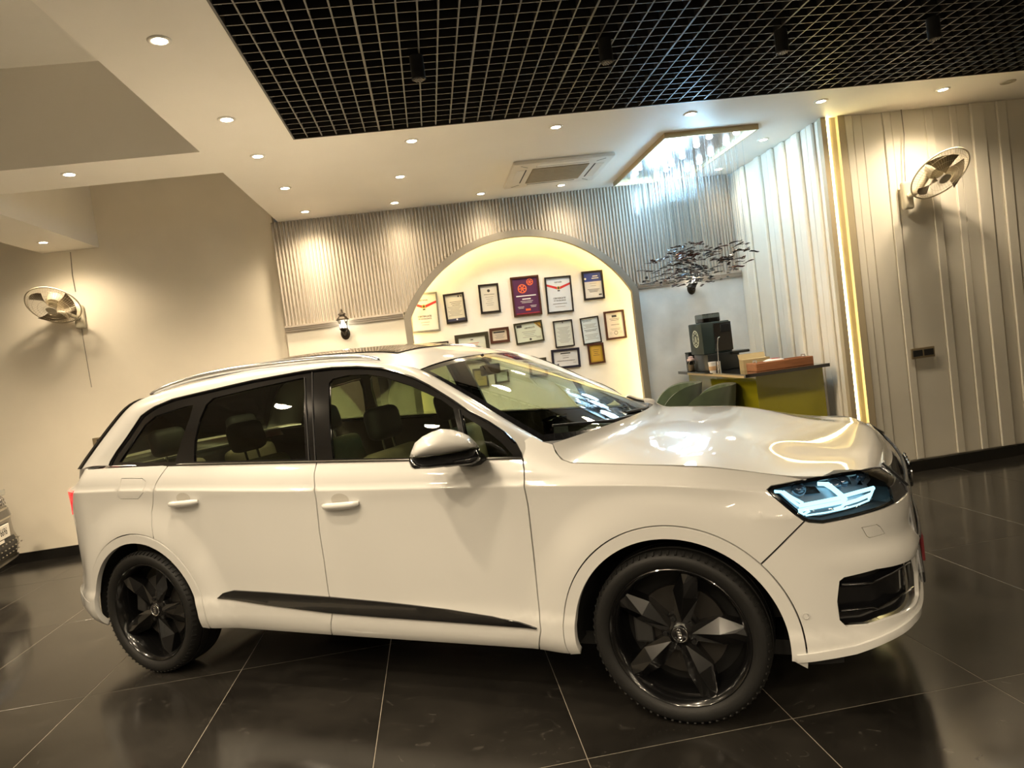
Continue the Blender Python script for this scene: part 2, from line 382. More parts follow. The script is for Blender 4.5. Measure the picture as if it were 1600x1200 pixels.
# ================================================================ the white car
HEAD = -0.5317
CF = np.array([math.cos(HEAD), math.sin(HEAD), 0]); CL = np.array([-math.sin(HEAD), math.cos(HEAD), 0]); CZ = np.array([0, 0, 1.])
CO = np.array([.8293, 2.71, 0])+.93*CL        # front axle centre on the ground
def c2w(q): q = np.asarray(q, float); return CO+q[..., :1]*CF+q[..., 1:2]*CL+q[..., 2:3]*CZ
def w2c(P): P = np.asarray(P)-CO; return np.array([P@CF, P@CL, P@CZ])
def cy(u, v, y): return w2c(on_plane(u, v, CL, CL@CO+y))      # pixel -> point on the lengthwise plane y
def pc(q): return proj(c2w(q))
class Pchip:
    def __init__(s, x, y):
        s.x = x = np.array(x, float); s.y = y = np.array(y, float); h = np.diff(x); d = np.diff(y)/h; m = np.zeros_like(x)
        m[0], m[-1] = d[0], d[-1]
        for i in range(1, len(x)-1):
            if d[i-1]*d[i] > 0:
                w1, w2 = 2*h[i]+h[i-1], h[i]+2*h[i-1]; m[i] = (w1+w2)/(w1/d[i-1]+w2/d[i])
        s.m = m
    def __call__(s, q):
        q = np.asarray(q, float); qc = np.clip(q, s.x[0], s.x[-1]); i = np.clip(np.searchsorted(s.x, qc, side='right')-1, 0, len(s.x)-2)
        h = s.x[i+1]-s.x[i]; t = (qc-s.x[i])/h
        r = (1+2*t)*(1-t)**2*s.y[i]+t*(1-t)**2*h*s.m[i]+t*t*(3-2*t)*s.y[i+1]+t*t*(t-1)*h*s.m[i+1]
        return r+np.where(q < s.x[0], (q-s.x[0])*s.m[0], 0)+np.where(q > s.x[-1], (q-s.x[-1])*s.m[-1], 0)
def sms(x, a, b): t = np.clip((x-a)/(b-a), 0, 1); return t*t*(3-2*t)
def catmull(P, n=16):
    P = np.array(P, float); Q = np.vstack([2*P[0]-P[1], P, 2*P[-1]-P[-2]]); out = []
    for i in range(1, len(Q)-2):
        p0, p1, p2, p3 = Q[i-1:i+3]
        for t in np.linspace(0, 1, n, endpoint=False):
            out.append(.5*((2*p1)+(-p0+p2)*t+(2*p0-5*p1+4*p2-p3)*t*t+(-p0+3*p1-3*p2+p3)*t**3))
    out.append(Q[-2]); return np.array(out)
# plan curve of the lower body: s runs from the tail centre round the near side to the nose centre; on the side s = x
FR = catmull([(.28,-.957),(.42,-.955),(.55,-.946),(.66,-.922),(.75,-.88),(.82,-.815),(.862,-.73),(.885,-.62),(.902,-.45),(.915,-.22),(.92,0)])
RR = catmull([(-3.28,-.957),(-3.46,-.945),(-3.62,-.905),(-3.75,-.83),(-3.85,-.72),(-3.92,-.56),(-3.965,-.3),(-3.975,0)])
def arcl(P): return np.concatenate([[0], np.cumsum(np.linalg.norm(np.diff(P, axis=0), axis=1))])
S_ALL = np.concatenate([(-3.28-arcl(RR))[::-1], np.linspace(-3.2, .2, 69), .28+arcl(FR)])
XY = np.vstack([RR[::-1], np.stack([np.linspace(-3.2, .2, 69), np.full(69, -.957)], 1), FR])
SMIN, SMAX = S_ALL[0], S_ALL[-1]
SU = np.linspace(SMIN, SMAX, 2400); BX = np.interp(SU, S_ALL, XY[:, 0]); BY = np.interp(SU, S_ALL, XY[:, 1])
_tx, _ty = np.gradient(BX), np.gradient(BY)
def _smooth(a, k=61):
    p = np.pad(a, k//2, mode='edge'); return np.convolve(p, np.ones(k)/k, 'valid')
_nx, _ny = _smooth(_ty), _smooth(-_tx); _l = np.hypot(_nx, _ny); NX, NY = _nx/_l, _ny/_l
BX, BY = _smooth(BX, 31), _smooth(BY, 31); BY[-1] = 0; BY[0] = 0
ZC = Pchip([-4.2,-3.29,-1.69,-.57,0,.387,.8,1.6], [1.055,1.066,1.016,.995,.975,.932,.90,.88])      # tornado line
ZBELT = Pchip([-4.2,-3.2,-2.55,-1.67,-.588,-.38,.03,.31,.525,.85,1.6], [1.17,1.19,1.175,1.146,1.104,1.075,1.036,1.0,.962,.955,.955])
PROF = Pchip([.10,.22,.26,.30,.345,.40,.45,.62,.82,.95,.985,1.0,1.03,1.15,1.4,2.0,2.4], [-.16,-.075,-.03,-.006,.004,.004,-.004,.0,.003,.006,.009,.0095,.004,-.004,-.014,-.056,-.095])
WZ = .352; WXF, WXR = 0.0, -2.99
def surf(s, z, off=0.0):
    s = np.asarray(s, float); z = np.asarray(z, float)
    zc, zb = ZC(s), ZBELT(s)
    w_ = np.where(z <= zc, z/zc, 1+(z-zc)/(zb-zc))
    o = PROF(w_)+off
    for xw in (WXF, WXR):
        r = np.hypot(s-xw, z-.345); o = o+.026*(1-sms(r, .47, .66))*(1-sms(z, zc-.09, zc+.02))
    fr = sms(s, .45, .95); rr = sms(-s, 3.42, 3.75)
    o = o-fr*np.clip(z-.66, 0, None)*.06-sms(s, .1, .62)*np.clip(z-.84, 0, None)*.75+fr*(.014*np.exp(-((z-.655)/.035)**2)) - fr*.012*np.exp(-((z-.72)/.05)**2)
    o = o-sms(s, .6, 1.0)*.085*(1-sms(z, .25, .44))**1.5
    o = o-rr*np.clip(z-zc, 0, None)*1.35-rr*.03*sms(z, .42, .5)+rr*.012*np.exp(-((z-.50)/.04)**2)
    o = o-rr*.0*z
    x, y = np.interp(s, SU, BX), np.interp(s, SU, BY); nx, ny = np.interp(s, SU, NX), np.interp(s, SU, NY)
    return np.stack([x+nx*o, np.minimum(y+ny*o, 0), z], -1)
def snorm(S, s, z, off=0.0):
    e = .003; ds = S(s+e, z, off)-S(s-e, z, off); dz = S(s, z+e, off)-S(s, z-e, off)
    n = np.cross(ds, dz); return n/np.maximum(np.linalg.norm(n, axis=-1, keepdims=True), 1e-9)
# pixel -> (s, z) on the near side
_gs, _gz = np.meshgrid(np.linspace(SMIN+.2, SMAX-.1, 700), np.linspace(.2, 1.2, 160), indexing='ij')
_gp = surf(_gs, _gz); _uv = pc(_gp); _nn = snorm(surf, _gs, _gz)
_cc = w2c(CAMP); _vis = ((_cc-_gp)*_nn).sum(-1) > -.02
def inv(u, v):
    d = (_uv[..., 0]-u)**2+(_uv[..., 1]-v)**2; d = np.where(_vis, d, 1e12); k = np.unravel_index(np.argmin(d), d.shape)
    s, z = _gs[k], _gz[k]
    for _ in range(12):
        p0 = pc(surf(s, z)); e = 1e-4
        J = np.stack([(pc(surf(s+e, z))-p0)/e, (pc(surf(s, z+e))-p0)/e], 1); r = np.array([u, v])-p0
        try: d_ = np.linalg.solve(J.T@J+np.eye(2)*20, J.T@r)
        except Exception: break
        d_ = np.clip(d_, -.03, .03); s += d_[0]; z += d_[1]
    return float(s), float(z)
def invs(L): return [inv(u, v) for u, v in L]
# side-glass surface
def gy(x, z):
    zb = ZBELT(np.minimum(x, -.60)); dz = z-zb
    yb = .903-.055*sms(-x, 2.7, 3.35)
    return -(yb-.28*dz-.30*np.clip(dz, 0, None)**2)
def gsurf(s, z, off=0.0):
    s = np.asarray(s, float); z = np.asarray(z, float); y = gy(s, z)
    return np.stack([s+0*z, y-off*.93, z+off*.36], -1)
def ginv(u, v):
    y = -.82
    for _ in range(40):
        p = cy(u, v, y); y = .5*y+.5*float(gy(p[0], p[2]))
    return float(p[0]), float(p[2])
def ginvs(L): return [ginv(u, v) for u, v in L]

# ---- trimmed panel: polygon in surface coordinates -> triangulated mesh with true normals and a folded edge
def resample(L, d):
    L = np.array(L, float); out = []
    for a, b in zip(L, np.roll(L, -1, 0)):
        n = max(1, int(math.ceil(np.linalg.norm(b-a)/d))); out += [a+(b-a)*k/n for k in range(n)]
    return np.array(out)
def pip(P, L):
    x, y = P[:, 0], P[:, 1]; r = np.zeros(len(P), bool); a = np.array(L); b = np.roll(a, -1, 0)
    for (x0, y0), (x1, y1) in zip(a, b):
        c = ((y0 > y) != (y1 > y)); 
        if y1 != y0: r ^= c & (x < (x1-x0)*(y-y0)/(y1-y0)+x0)
    return r
def dist_loop(P, L):
    a = np.array(L); b = np.roll(a, -1, 0); d = np.full(len(P), 1e9)
    for p, q in zip(a, b):
        e = q-p; t = np.clip(((P-p)@e)/max(e@e, 1e-12), 0, 1); d = np.minimum(d, np.linalg.norm(P-(p+t[:, None]*e), axis=1))
    return d
def area(L): L = np.array(L); x, y = L[:, 0], L[:, 1]; return .5*np.sum(x*np.roll(y, -1)-np.roll(x, -1)*y)
def inset(L, d):
    L = np.array(L, float); n = len(L); sgn = 1 if area(L) > 0 else -1; out = []
    for i in range(n):
        a, b, c = L[i-1], L[i], L[(i+1) % n]; e1 = (b-a)/max(np.linalg.norm(b-a), 1e-9); e2 = (c-b)/max(np.linalg.norm(c-b), 1e-9)
        n1 = np.array([-e1[1], e1[0]])*sgn; n2 = np.array([-e2[1], e2[0]])*sgn; m = n1+n2; l = np.linalg.norm(m)
        m = m/l if l > 1e-6 else n1; out.append(b+m*d/max(m@n1, .5))
    return np.array(out)
def panel(outer, S=surf, holes=(), sp=.035, bsp=.018, thick=.014, off=0.0, rows=True, gap=.0034, mirror=False, feat=True):
    loops = [resample(inset(resample(outer, .06), gap), bsp)]+[resample(h, bsp) for h in holes]
    lo, hi = loops[0].min(0), loops[0].max(0)
    pts = []
    if rows:
        for s in np.arange(lo[0], hi[0], sp):
            zc = float(ZC(s))
            zs = list(np.arange(.20, zc-.03, sp))+[zc-.020, zc-.010, zc, zc+.012, zc+.028]+list(np.arange(zc+.05, 1.3, .028))
            pts += [(s, z) for z in zs]
        pts = np.array(pts)
        if feat:
            for xw in (WXF, WXR):
                nc = np.abs(pts[:, 1]-ZC(pts[:, 0])) < .034
                pts = pts[(np.hypot(pts[:, 0]-xw, pts[:, 1]-.345) > .68) | nc]
                q = [(xw+r*math.cos(a), .345+r*math.sin(a)) for r in np.arange(.44, .681, .024) for a in np.linspace(-.4, PI+.4, int(r*2*PI/sp*.65))]
                q = np.array(q); q = q[np.abs(q[:, 1]-ZC(q[:, 0])) > .040]; pts = np.vstack([pts, q])
    else:
        pts = np.array([(s, z) for s in np.arange(lo[0]+sp/2, hi[0], sp) for z in np.arange(lo[1]+sp/2, hi[1], sp)]).reshape(-1, 2)
    if len(pts):
        k = pip(pts, loops[0])
        for h in loops[1:]: k &= ~pip(pts, h)
        pts = pts[k]
        for h in loops:
            if len(pts): pts = pts[dist_loop(pts, h) > .45*min(sp, bsp*1.3)]
    V = np.vstack(loops+[pts]) if len(pts) else np.vstack(loops); E = []; k = 0
    for h in loops: n = len(h); E += [(k+i, k+(i+1) % n) for i in range(n)]; k += n
    nb = k
    rv, re, rf, ov, oe, of = delaunay_2d_cdt([Vector(p) for p in V], E, [], 0, 1e-7)
    U = np.array([(p.x, p.y) for p in rv]); T = np.array([f for f in rf if len(f) == 3]).reshape(-1, 3)
    cen = U[T].mean(1); keep = pip(cen, loops[0])
    for h in loops[1:]: keep &= ~pip(cen, h)
    T = T[keep]
    a2 = (U[T[:, 1], 0]-U[T[:, 0], 0])*(U[T[:, 2], 1]-U[T[:, 0], 1])-(U[T[:, 2], 0]-U[T[:, 0], 0])*(U[T[:, 1], 1]-U[T[:, 0], 1])
    T[a2 < 0] = T[a2 < 0][:, ::-1]
    P = S(U[:, 0], U[:, 1], off); N = snorm(S, U[:, 0], U[:, 1], off)
    fs = [tuple(int(i) for i in t) for t in T]; vs = [P]; ns = [N]; base = len(P)
    if thick > 0:
        for li, h in enumerate(loops):
            n = len(h); p = S(h[:, 0], h[:, 1], off); nn = snorm(S, h[:, 0], h[:, 1], off)
            tg = np.roll(p, -1, 0)-np.roll(p, 1, 0); side = np.cross(tg, nn); side /= np.maximum(np.linalg.norm(side, axis=1, keepdims=True), 1e-9)
            sg = (1 if area(h) > 0 else -1)*(1 if li == 0 else -1); side = side*sg
            bn = side*.97+nn*.25; bn /= np.linalg.norm(bn, axis=1, keepdims=True)
            vs += [p, p-nn*thick]; ns += [bn, side]
            for i in range(n):
                j = (i+1) % n; q = (base+i, base+n+i, base+n+j, base+j); fs.append(q if sg*(1 if li == 0 else 1) > 0 else q[::-1])
            base += 2*n
    V3 = np.vstack(vs); N3 = np.vstack(ns)
    if mirror: V3 = V3*[1, -1, 1]; N3 = N3*[1, -1, 1]; fs = [f[::-1] for f in fs]
    mb = MB(); mb.add(V3, fs); mb.n = [tuple(x) for x in N3]; return mb
def join(a, b):
    n = (a.n or [])+(b.n or []) if a.n is not None and b.n is not None else None
    a.add(b.v, b.f); a.mi[-len(b.f):] = b.mi; a.n = n; return a

M_PAINT = mat('white_paint', (.70, .695, .675), .35, coat=1.0, spec=.5, var=.015, vscale=3)
M_GLOSSB = mat('gloss_black', (.006, .006, .007), .12, coat=.6, var=.1)
M_MATTB = mat('matt_black', (.012, .012, .012), .55, var=.2, vscale=12)
M_DGREY = mat('dark_grey_plastic', (.045, .045, .047), .45, var=.1)
M_CHROME = mat('chrome', (.80, .80, .82), .12, metal=1.0, var=.03)
M_ALU = mat('satin_alu', (.72, .74, .78), .22, metal=1.0, var=.03)
M_TYRE = mat('tyre_rubber', (.0055, .0053, .005), .62, var=.2, vscale=10, bump=.1, bscale=90)
M_RIM = mat('rim_black', (.007, .007, .0075), .2, metal=.3, coat=.5, var=.15)
M_GLASS = glass('side_glass', (.58, .65, .50)); M_GLASSR = glass('privacy_glass', (.24, .29, .18)); M_WIND = glass('windshield_glass', (.80, .88, .78)); M_LENS = glass('lamp_lens', (.92, .95, .97))
M_BEIGE = mat('beige_leather', (.42, .36, .25), .5, var=.08, vscale=20, bump=.1, bscale=200)
M_DASH = mat('dash_dark', (.03, .03, .03), .55, var=.15, vscale=15)
M_LINER = mat('headliner', (.30, .28, .24), .8, var=.05)
M_DRL = emis('daytime_light', (.40, .86, 1.0), .85)
M_RED = mat('tail_red', (.55, .01, .015), .15, coat=.8, emit=(1, .02, .03), estr=.5)

car = thing('car', 'large white seven-seat SUV with black wheels and black blade trim on the sills', 'car', tuple(CO), HEAD)
def both(outer, name, m, parent=car, label=None, **kw):
    r = []
    for mir in (False, True):
        o = panel(outer, mirror=mir, **kw).build(name, m, parent, smooth=True)
        if label: o['label'] = label
        r.append(o)
    return r
def arc(xw, r, a0, a1, n=40): return [(xw+r*math.cos(math.radians(a0+(a1-a0)*k/n)), .345+r*math.sin(math.radians(a0+(a1-a0)*k/n))) for k in range(n+1)]
RL, RI = .470, .418
ZBOT = Pchip([-4,-2.52,-.44,.6,1.6], [.32,.285,.262,.262,.262])
def zbot(s): return float(ZBOT(s))
gapFR = invs([(495,723),(491,740),(492.5,772),(499,830),(507,880),(513,925),(519,960),(525,997)]); gapFR[0] = (gapFR[0][0], float(ZBELT(gapFR[0][0]))); gapFR[-1] = (gapFR[-1][0], zbot(gapFR[-1][0]))
gapR = invs([(260,732),(252,742),(243,757),(239.5,766),(237,800),(237,822),(241,838)])
gapR[0] = (gapR[0][0]+.01, float(ZBELT(gapR[0][0])))
gapD = invs([(816,719),(819,735),(825,790),(833,860),(840,930),(845,985),(847,1019)]); gapD[0] = (gapD[0][0], float(ZBELT(gapD[0][0]))); gapD[-1] = (gapD[-1][0], zbot(gapD[-1][0]))
def top_edge(a, b, n=24): return [(s, float(ZBELT(s))) for s in np.linspace(a, b, n)]
def circ_hit(xw, r, z): return math.sqrt(max(r*r-(z-.345)**2, 0))
# doors
xr = WXR+circ_hit(WXR, RL, zbot(-2.5))
d1 = gapD[::-1]+top_edge(gapD[0][0], gapFR[0][0])[1:]+gapFR[1:]
# rear door: arch line bounds its lower rear corner
aR = math.degrees(math.atan2(gapR[-1][1]-.345, gapR[-1][0]-WXR))
a_end = math.degrees(math.asin((zbot(-2.5)-.345)/RL))
d2 = gapFR[::-1]+top_edge(gapFR[0][0], gapR[0][0])[1:]+gapR[1:-1]+arc(WXR, RL, aR, a_end)
HAND = ((289,785),(534,788)); doors = []
for poly in (d1, d2): doors += both(poly, 'door', M_PAINT)
# front fender
hl = invs([(1199.6,765),(1205,760),(1263,748),(1290,743),(1314,738.5),(1340,734.5),(1366,730.5),(1391,727),(1392,761),(1398,786),(1355,802),(1314,812),(1286,817.5),(1264,816),(1254,812),(1231,794),(1208,775)])
seam = invs([(1258,814),(1240,832),(1222,850),(1200,871)])
aS = math.degrees(math.atan2(seam[-1][1]-.345, seam[-1][0]-WXF))
hood_gap = invs([(864,693),(869,706),(878,717),(893,722.5),(950,724),(1047,726.5),(1110,729),(1163,734.5),(1215,741),(1258,748)])
apill = invs([(803,696),(818,688),(832,680)])
b0 = math.degrees(math.asin((.262-.345)/RL)); bf0 = math.degrees(math.asin((.275-.345)/RL))
fen = [gapD[0]]+gapD[1:]+[(s, zbot(s)) for s in np.linspace(gapD[-1][0]+.02, WXF-circ_hit(0, RL, .262)-.005, 4)]+arc(WXF, RL, 180-b0, aS)+seam[::-1][1:]+[hl[14], hl[15], hl[16], hl[0], hl[1], hl[2]]+hood_gap[::-1]+[inv(848,689)]+apill[::-1]
both(fen, 'fender', M_PAINT)
# quarter panel down to the bumper line
qs = invs([(160,907),(151,904),(130,897),(108,888)])
tl = invs([(118,767),(106,767),(102,803),(106,806),(111,790)])
ad = math.degrees(math.atan2(qs[0][1]-.345, qs[0][0]-WXR))
a_low = 180+math.degrees(math.asin(.06/RL)) 
ql = [(-3.45,.405),(-3.62,.43),(-3.80,.455),(-3.95,.47)]
aq = math.degrees(math.atan2(ql[0][1]-.345, ql[0][0]-WXR))
SR = -4.02
quart = gapR[::-1][1:][::-1]
quart = [(-3.26, float(ZBELT(-3.26)))]+[(s, float(ZBELT(s))) for s in np.linspace(-3.35, -3.72, 8)]+[(-3.78,1.10),(-3.80,1.06),(-3.86,.88),(-3.96,.88),(-3.96,.47)]+ql[::-1][1:]+arc(WXR, RL, aq, aR)[1:]+gapR[::-1][1:]
fu = invs([(190,747),(222,747),(228,752),(224,770),(216,780),(188,780),(184,775),(186,762)])
both(quart, 'quarter_panel', M_PAINT, holes=[fu])
both(fu, 'fuel_flap', M_PAINT, gap=.003)
# arch lips
for xw, a0, a1 in ((WXF, math.degrees(math.atan2(inv(1246,1034)[1]-.345, inv(1246,1034)[0])), 180-b0), (WXR, a_end, 193)):
    both(arc(xw, RL-.001, a0, a1, 60)+arc(xw, RI, a1, a0, 60), 'wheel_arch_trim', M_PAINT, off=.004, sp=.05, thick=.03, gap=.0015)
# blade trim on the sill
bt = invs([(341,934),(350,926),(366,922),(420,925),(520,932.5),(600,940),(700,951),(770,962),(810,971),(839,981)])
bb = invs([(839,982),(700,970.5),(600,963.5),(519,957),(420,944.5)])
both(bt+bb, 'sill_blade', M_GLOSSB, off=.010, thick=.02, sp=.03, gap=0)

# ---- front bumper, near half plus mirrored half
YG = -.60                                      # half width of the grille opening
sg = float(np.interp(YG, BY[SU > 0], SU[SU > 0]))
intake = invs([(1311.5,908),(1319,902),(1370,889),(1429,869),(1434,895),(1436,930),(1432,942),(1386,967),(1357,977),(1322.5,979),(1312,969),(1308,940)])
cap = invs([(1346,824),(1370,819),(1376,823),(1383,834),(1359,841),(1354,838)])
bf0 = math.degrees(math.asin((.275-.345)/RL))
low = invs([(1246,1035),(1290,1030),(1338,1021),(1385,1002),(1425,974)]); zl = low[-1][1]
low = low+[(s, zl+.0*s) for s in np.linspace(low[-1][0]+.06, SMAX, 10)]
bump = arc(WXF, RL, aS, bf0, 14)+low+[(SMAX, .44)]+[(sg+.02, .44),(sg, .50),(sg-.04, .80),(sg-.06,.845)]+hl[9:14]+[seam[0]]+seam[1:-1]
def halves(poly, name, m, parent=car, **kw):
    a = panel(poly, **kw); b = panel(poly, mirror=True, **kw); return join(a, b).build(name, m, parent, smooth=True)
bumper = halves(bump, 'bumper', M_PAINT, holes=[intake, cap])
for mir in (False, True):
    panel(cap, mirror=mir, gap=.0025).build('washer_cap', M_PAINT, bumper, smooth=True)
    panel([(s, z) for s, z in inset(intake, -.006)], off=-.045, mirror=mir, thick=0, gap=0).build('air_intake', M_GLOSSB, bumper, smooth=True)
    for L in ([(1317,916),(1345,915),(1367,913),(1400,898),(1430,879.5)], [(1316,956.5),(1345,954),(1367,951.5),(1376,953),(1405,938),(1436,918)]):
        P = surf(*np.array(invs(L)).T, -.018); P = P*[1, -1, 1] if mir else P
        Q = surf(*np.array(invs(L)).T, -.05)-np.array([0, 0, .022]); Q = Q*[1, -1, 1] if mir else Q
        mb = MB().tube(P, .0032, 6); mb.build('chrome_strip', M_CHROME, bumper, smooth=True)
        sl = MB().grid(np.array([P-[0,0,.004], Q]), flip=mir); sl.build('intake_slat', M_MATTB, bumper)
p0 = surf(*inv(1259, 962), .003); n0 = snorm(surf, *[np.array([q]) for q in inv(1259, 962)])[0]
for mir in (1, -1):
    mb = MB(); c = Vector(p0*[1, mir, 1]); d = Vector(n0*[1, mir, 1]); e = d.orthogonal().normalized(); f_ = d.cross(e)
    mb.tube([c+(e*math.cos(a)+f_*math.sin(a))*.011 for a in np.linspace(0, 2*PI, 17)[:-1]], .0022, 5, closed=True); mb.tube([c-d*.004, c+d*.001], .008, 12)
    mb.build('parking_sensor', M_PAINT, bumper, smooth=True)
# lower splitter lip
spl = [(s, z+.002) for s, z in low]+[(s, z+.032) for s, z in low[::-1]]
halves(spl, 'splitter', M_PAINT, off=.010, thick=.05, gap=0)
# ---- grille
gp = [(sg-.05,.86),(sg-.02,.53),(sg+.06,.45),(SMAX,.45),(SMAX,.93),(sg+.05,.93)]
def blunt(off):
    def S(s, z, o=0.0): return surf(s, z, off+o)
    return S
grille = halves(gp, 'grille', M_MATTB, off=-.03, thick=0, gap=0)
fr = np.array([(sg-.045,.86),(sg-.02,.52),(sg+.06,.455)]+[(s,.455) for s in np.linspace(sg+.1, SMAX, 8)]); ft = np.array([(s,.925) for s in np.linspace(SMAX, sg+.05, 10)]+[(sg-.045,.86)])
fpath = np.vstack([surf(fr[:, 0], fr[:, 1], .012), surf(ft[:, 0], ft[:, 1], .012)[:0]])
half1 = surf(np.array([s for s, z in fr]), np.array([z for s, z in fr]), .010); half2 = surf(np.array([s for s, z in ft]), np.array([z for s, z in ft]), .010)
loop = np.vstack([half2[:-1], half1]); loopm = (loop*[1, -1, 1])[::-1][1:-1]
MB().tube(np.vstack([loop, loopm]), .009, 8, closed=True).build('grille_frame', M_ALU, grille, smooth=True)
for k in range(6):
    z = .52+k*.066; ss = np.linspace(sg-.01, SMAX, 12); P = surf(ss, np.full(12, z), -.004); P = np.vstack([P, (P*[1, -1, 1])[::-1][1:]])
    MB().tube(P, .008, 6).build('grille_bar', M_DGREY, grille, smooth=True)
MB().rbox((.925, -.26, .44), (.940, .26, .555), .004, 1).build('number_plate', mat('plate_back', (.20, .02, .025), .4), grille)
# four-ring badge
mb = MB(); bx0 = float(surf(SMAX, .79)[0])+.012
for k in range(4):
    c = (bx0, -.105+.07*k, .79); mb.tube([(c[0], c[1]+.052*math.cos(a), c[2]+.052*math.sin(a)) for a in np.linspace(0, 2*PI, 25)[:-1]], .0065, 6, closed=True)
mb.build('badge', M_CHROME, grille, smooth=True)
# dark shroud between lamp and grille
shr = [hl[7], (sg-.05+.12,.90), (sg-.05+.06,.80), hl[9], hl[8]]
both(shr, 'lamp_shroud', M_DGREY, off=-.004, gap=0)
# ---- headlights
def strip3(L, off, mir, wz=.008):
    P = surf(*np.array([inv(*q) for q in L]).T, off); return P*[1, -1, 1] if mir else P
hz = lambda a: [(1190+.1375*x, 720+.1375*y) for x, y in a]
DRLS = [([(140,378),(220,380),(330,470),(430,540)], .0065), ([(240,376),(340,440),(480,512)], .006), ([(430,545),(700,495),(960,445)], .0085), ([(660,288),(790,290),(900,370),(990,440)], .0085),
        ([(720,290),(830,350),(960,450)], .004), ([(425,600),(540,575),(760,535),(960,495),(1010,450)], .008), ([(430,605),(490,640),(560,600)], .0055),
        ([(990,425),(1200,370),(1385,322)], .008), ([(1385,322),(1350,390),(1310,455)], .0045), ([(990,520),(1160,470),(1340,400)], .0075), ([(860,580),(960,550),(1010,500)], .0055), ([(510,655),(760,620),(980,575)], .0035), ([(980,575),(1150,530),(1310,470)], .0035)]
for mir in (False, True):
    lamp = panel(list(inset(hl, .004)), off=-.085, mirror=mir, thick=0, gap=0).build('headlight', mat('lamp_housing', (.34, .39, .46), .3, metal=.6, var=.2), car, smooth=True)
    # rim of the recess
    L = resample(hl, .02); a, b = surf(L[:, 0], L[:, 1], -.001), surf(L[:, 0], L[:, 1], -.09)
    G = np.array([a, b]); G = G*[1, -1, 1] if mir else G
    MB().grid(G, closev=True, flip=mir).build('lamp_rim', M_MATTB, lamp, smooth=True)
    panel(hl, off=-.002, mirror=mir, thick=.004).build('lens', M_LENS, lamp, smooth=True)
    L2 = list(inset(resample(hl, .03), .010)); panel(hl, off=-.006, holes=[L2], mirror=mir, thick=.0, gap=0, sp=.02, bsp=.012).build('lens_border', M_GLOSSB, lamp, smooth=True)
    for L, r in DRLS:
        MB().tube(strip3(hz(L), -.040, mir), r, 6).build('light_strip', M_DRL, lamp, smooth=True)
    for px in ((430,370),(900,290),(1010,250),(1290,170)):
        c = strip3(hz([px]), -.06, mir)[0]; n = snorm(surf, *[np.array([q]) for q in inv(*hz([px])[0])])[0]*[1, -1 if mir else 1, 1]
        d = Vector(n); MB().tube([Vector(c)-d*.02, Vector(c)+d*.005, Vector(c)+d*.014, Vector(c)+d*.018], [.026, .026, .018, .004], 16).build('projector', mat('projector_glass', (.12, .13, .16), .08, metal=.7), lamp, smooth=True)
    for L in ([(400,330),(640,330),(710,410),(470,430)], [(1040,200),(1140,190),(1140,300),(1060,300)], [(1220,300),(1290,230),(1310,300)]):
        P = strip3(hz(L), -.062, mir); MB().add(P, [tuple(range(len(P))) if not mir else tuple(range(len(P)))[::-1]]).build('reflector', M_CHROME, lamp)

# ---- rear: bumper, tail lights, tailgate
rb = arc(WXR, RL, aq+2, 180+18, 8)+[(-3.50,.33),(-3.70,.36),(SMIN,.36),(SMIN,.47)]+ql[::-1]
rb = [(SMIN,.475)]+ql[::-1]+arc(WXR, RL, aq, 194, 10)[1:]+[(-3.48,.235),(-3.64,.27),(-3.80,.32),(SMIN,.34)]
halves(rb[::-1], 'bumper', M_PAINT)
tg_ = [(-3.966,.475),(-3.966,.885),(-3.87,.885),(-3.80,1.11),(SMIN,1.11),(SMIN,.475)]
halves(tg_, 'tailgate', M_PAINT)
tlv = invs([(117,767),(113,785),(107,806)])
both([tlv[0], tlv[1], tlv[2], (-4.10,.885),(-4.10,1.062)], 'tail_light', M_RED, off=.004, gap=.0)

# ---- inner dark shell behind the gaps, wheel wells, floor pan
for mir in (1, -1):
    ss = np.linspace(-3.75, .60, 150); zs = np.linspace(.27, 1.16, 20); mb = MB()
    P = surf(*np.meshgrid(ss, zs, indexing='ij'), -.032)*[1, mir, 1]
    mb.add(P.reshape(-1, 3), [])
    for i in range(149):
        for j in range(19):
            c = (ss[i]+ss[i+1])/2, (zs[j]+zs[j+1])/2
            if min(math.hypot(c[0]-WXF, c[1]-.345), math.hypot(c[0]-WXR, c[1]-.345)) < .455: continue
            if c[1] > ZBELT(c[0])-.05 or (c[0] > .34 and c[1] > .70): continue
            q = (i*20+j, (i+1)*20+j, (i+1)*20+j+1, i*20+j+1); mb.f.append(q if mir > 0 else q[::-1]); mb.mi.append(0)
    mb.build('inner_panel', M_MATTB, car, smooth=True)
    for xw in (WXF, WXR):
        A = np.linspace(-8, 188, 40); G = np.array([[(xw+.445*math.cos(math.radians(a)), mir*y, .345+.445*math.sin(math.radians(a))) for a in A] for y in (-.93, -.55)])
        mb = MB().grid(G, flip=mir > 0); c = len(mb.v)
        mb.add([(xw, mir*-.55, .345)]+[tuple(q) for q in G[1]], [((0, i+1, i+2) if mir < 0 else (0, i+2, i+1)) for i in range(39)])
        mb.build('wheel_well', mat('well_black', (.006, .006, .006), .9), car)
MB().box((-3.35, -.80, .24), (.50, .80, .30)).build('floor_pan', M_MATTB, car)

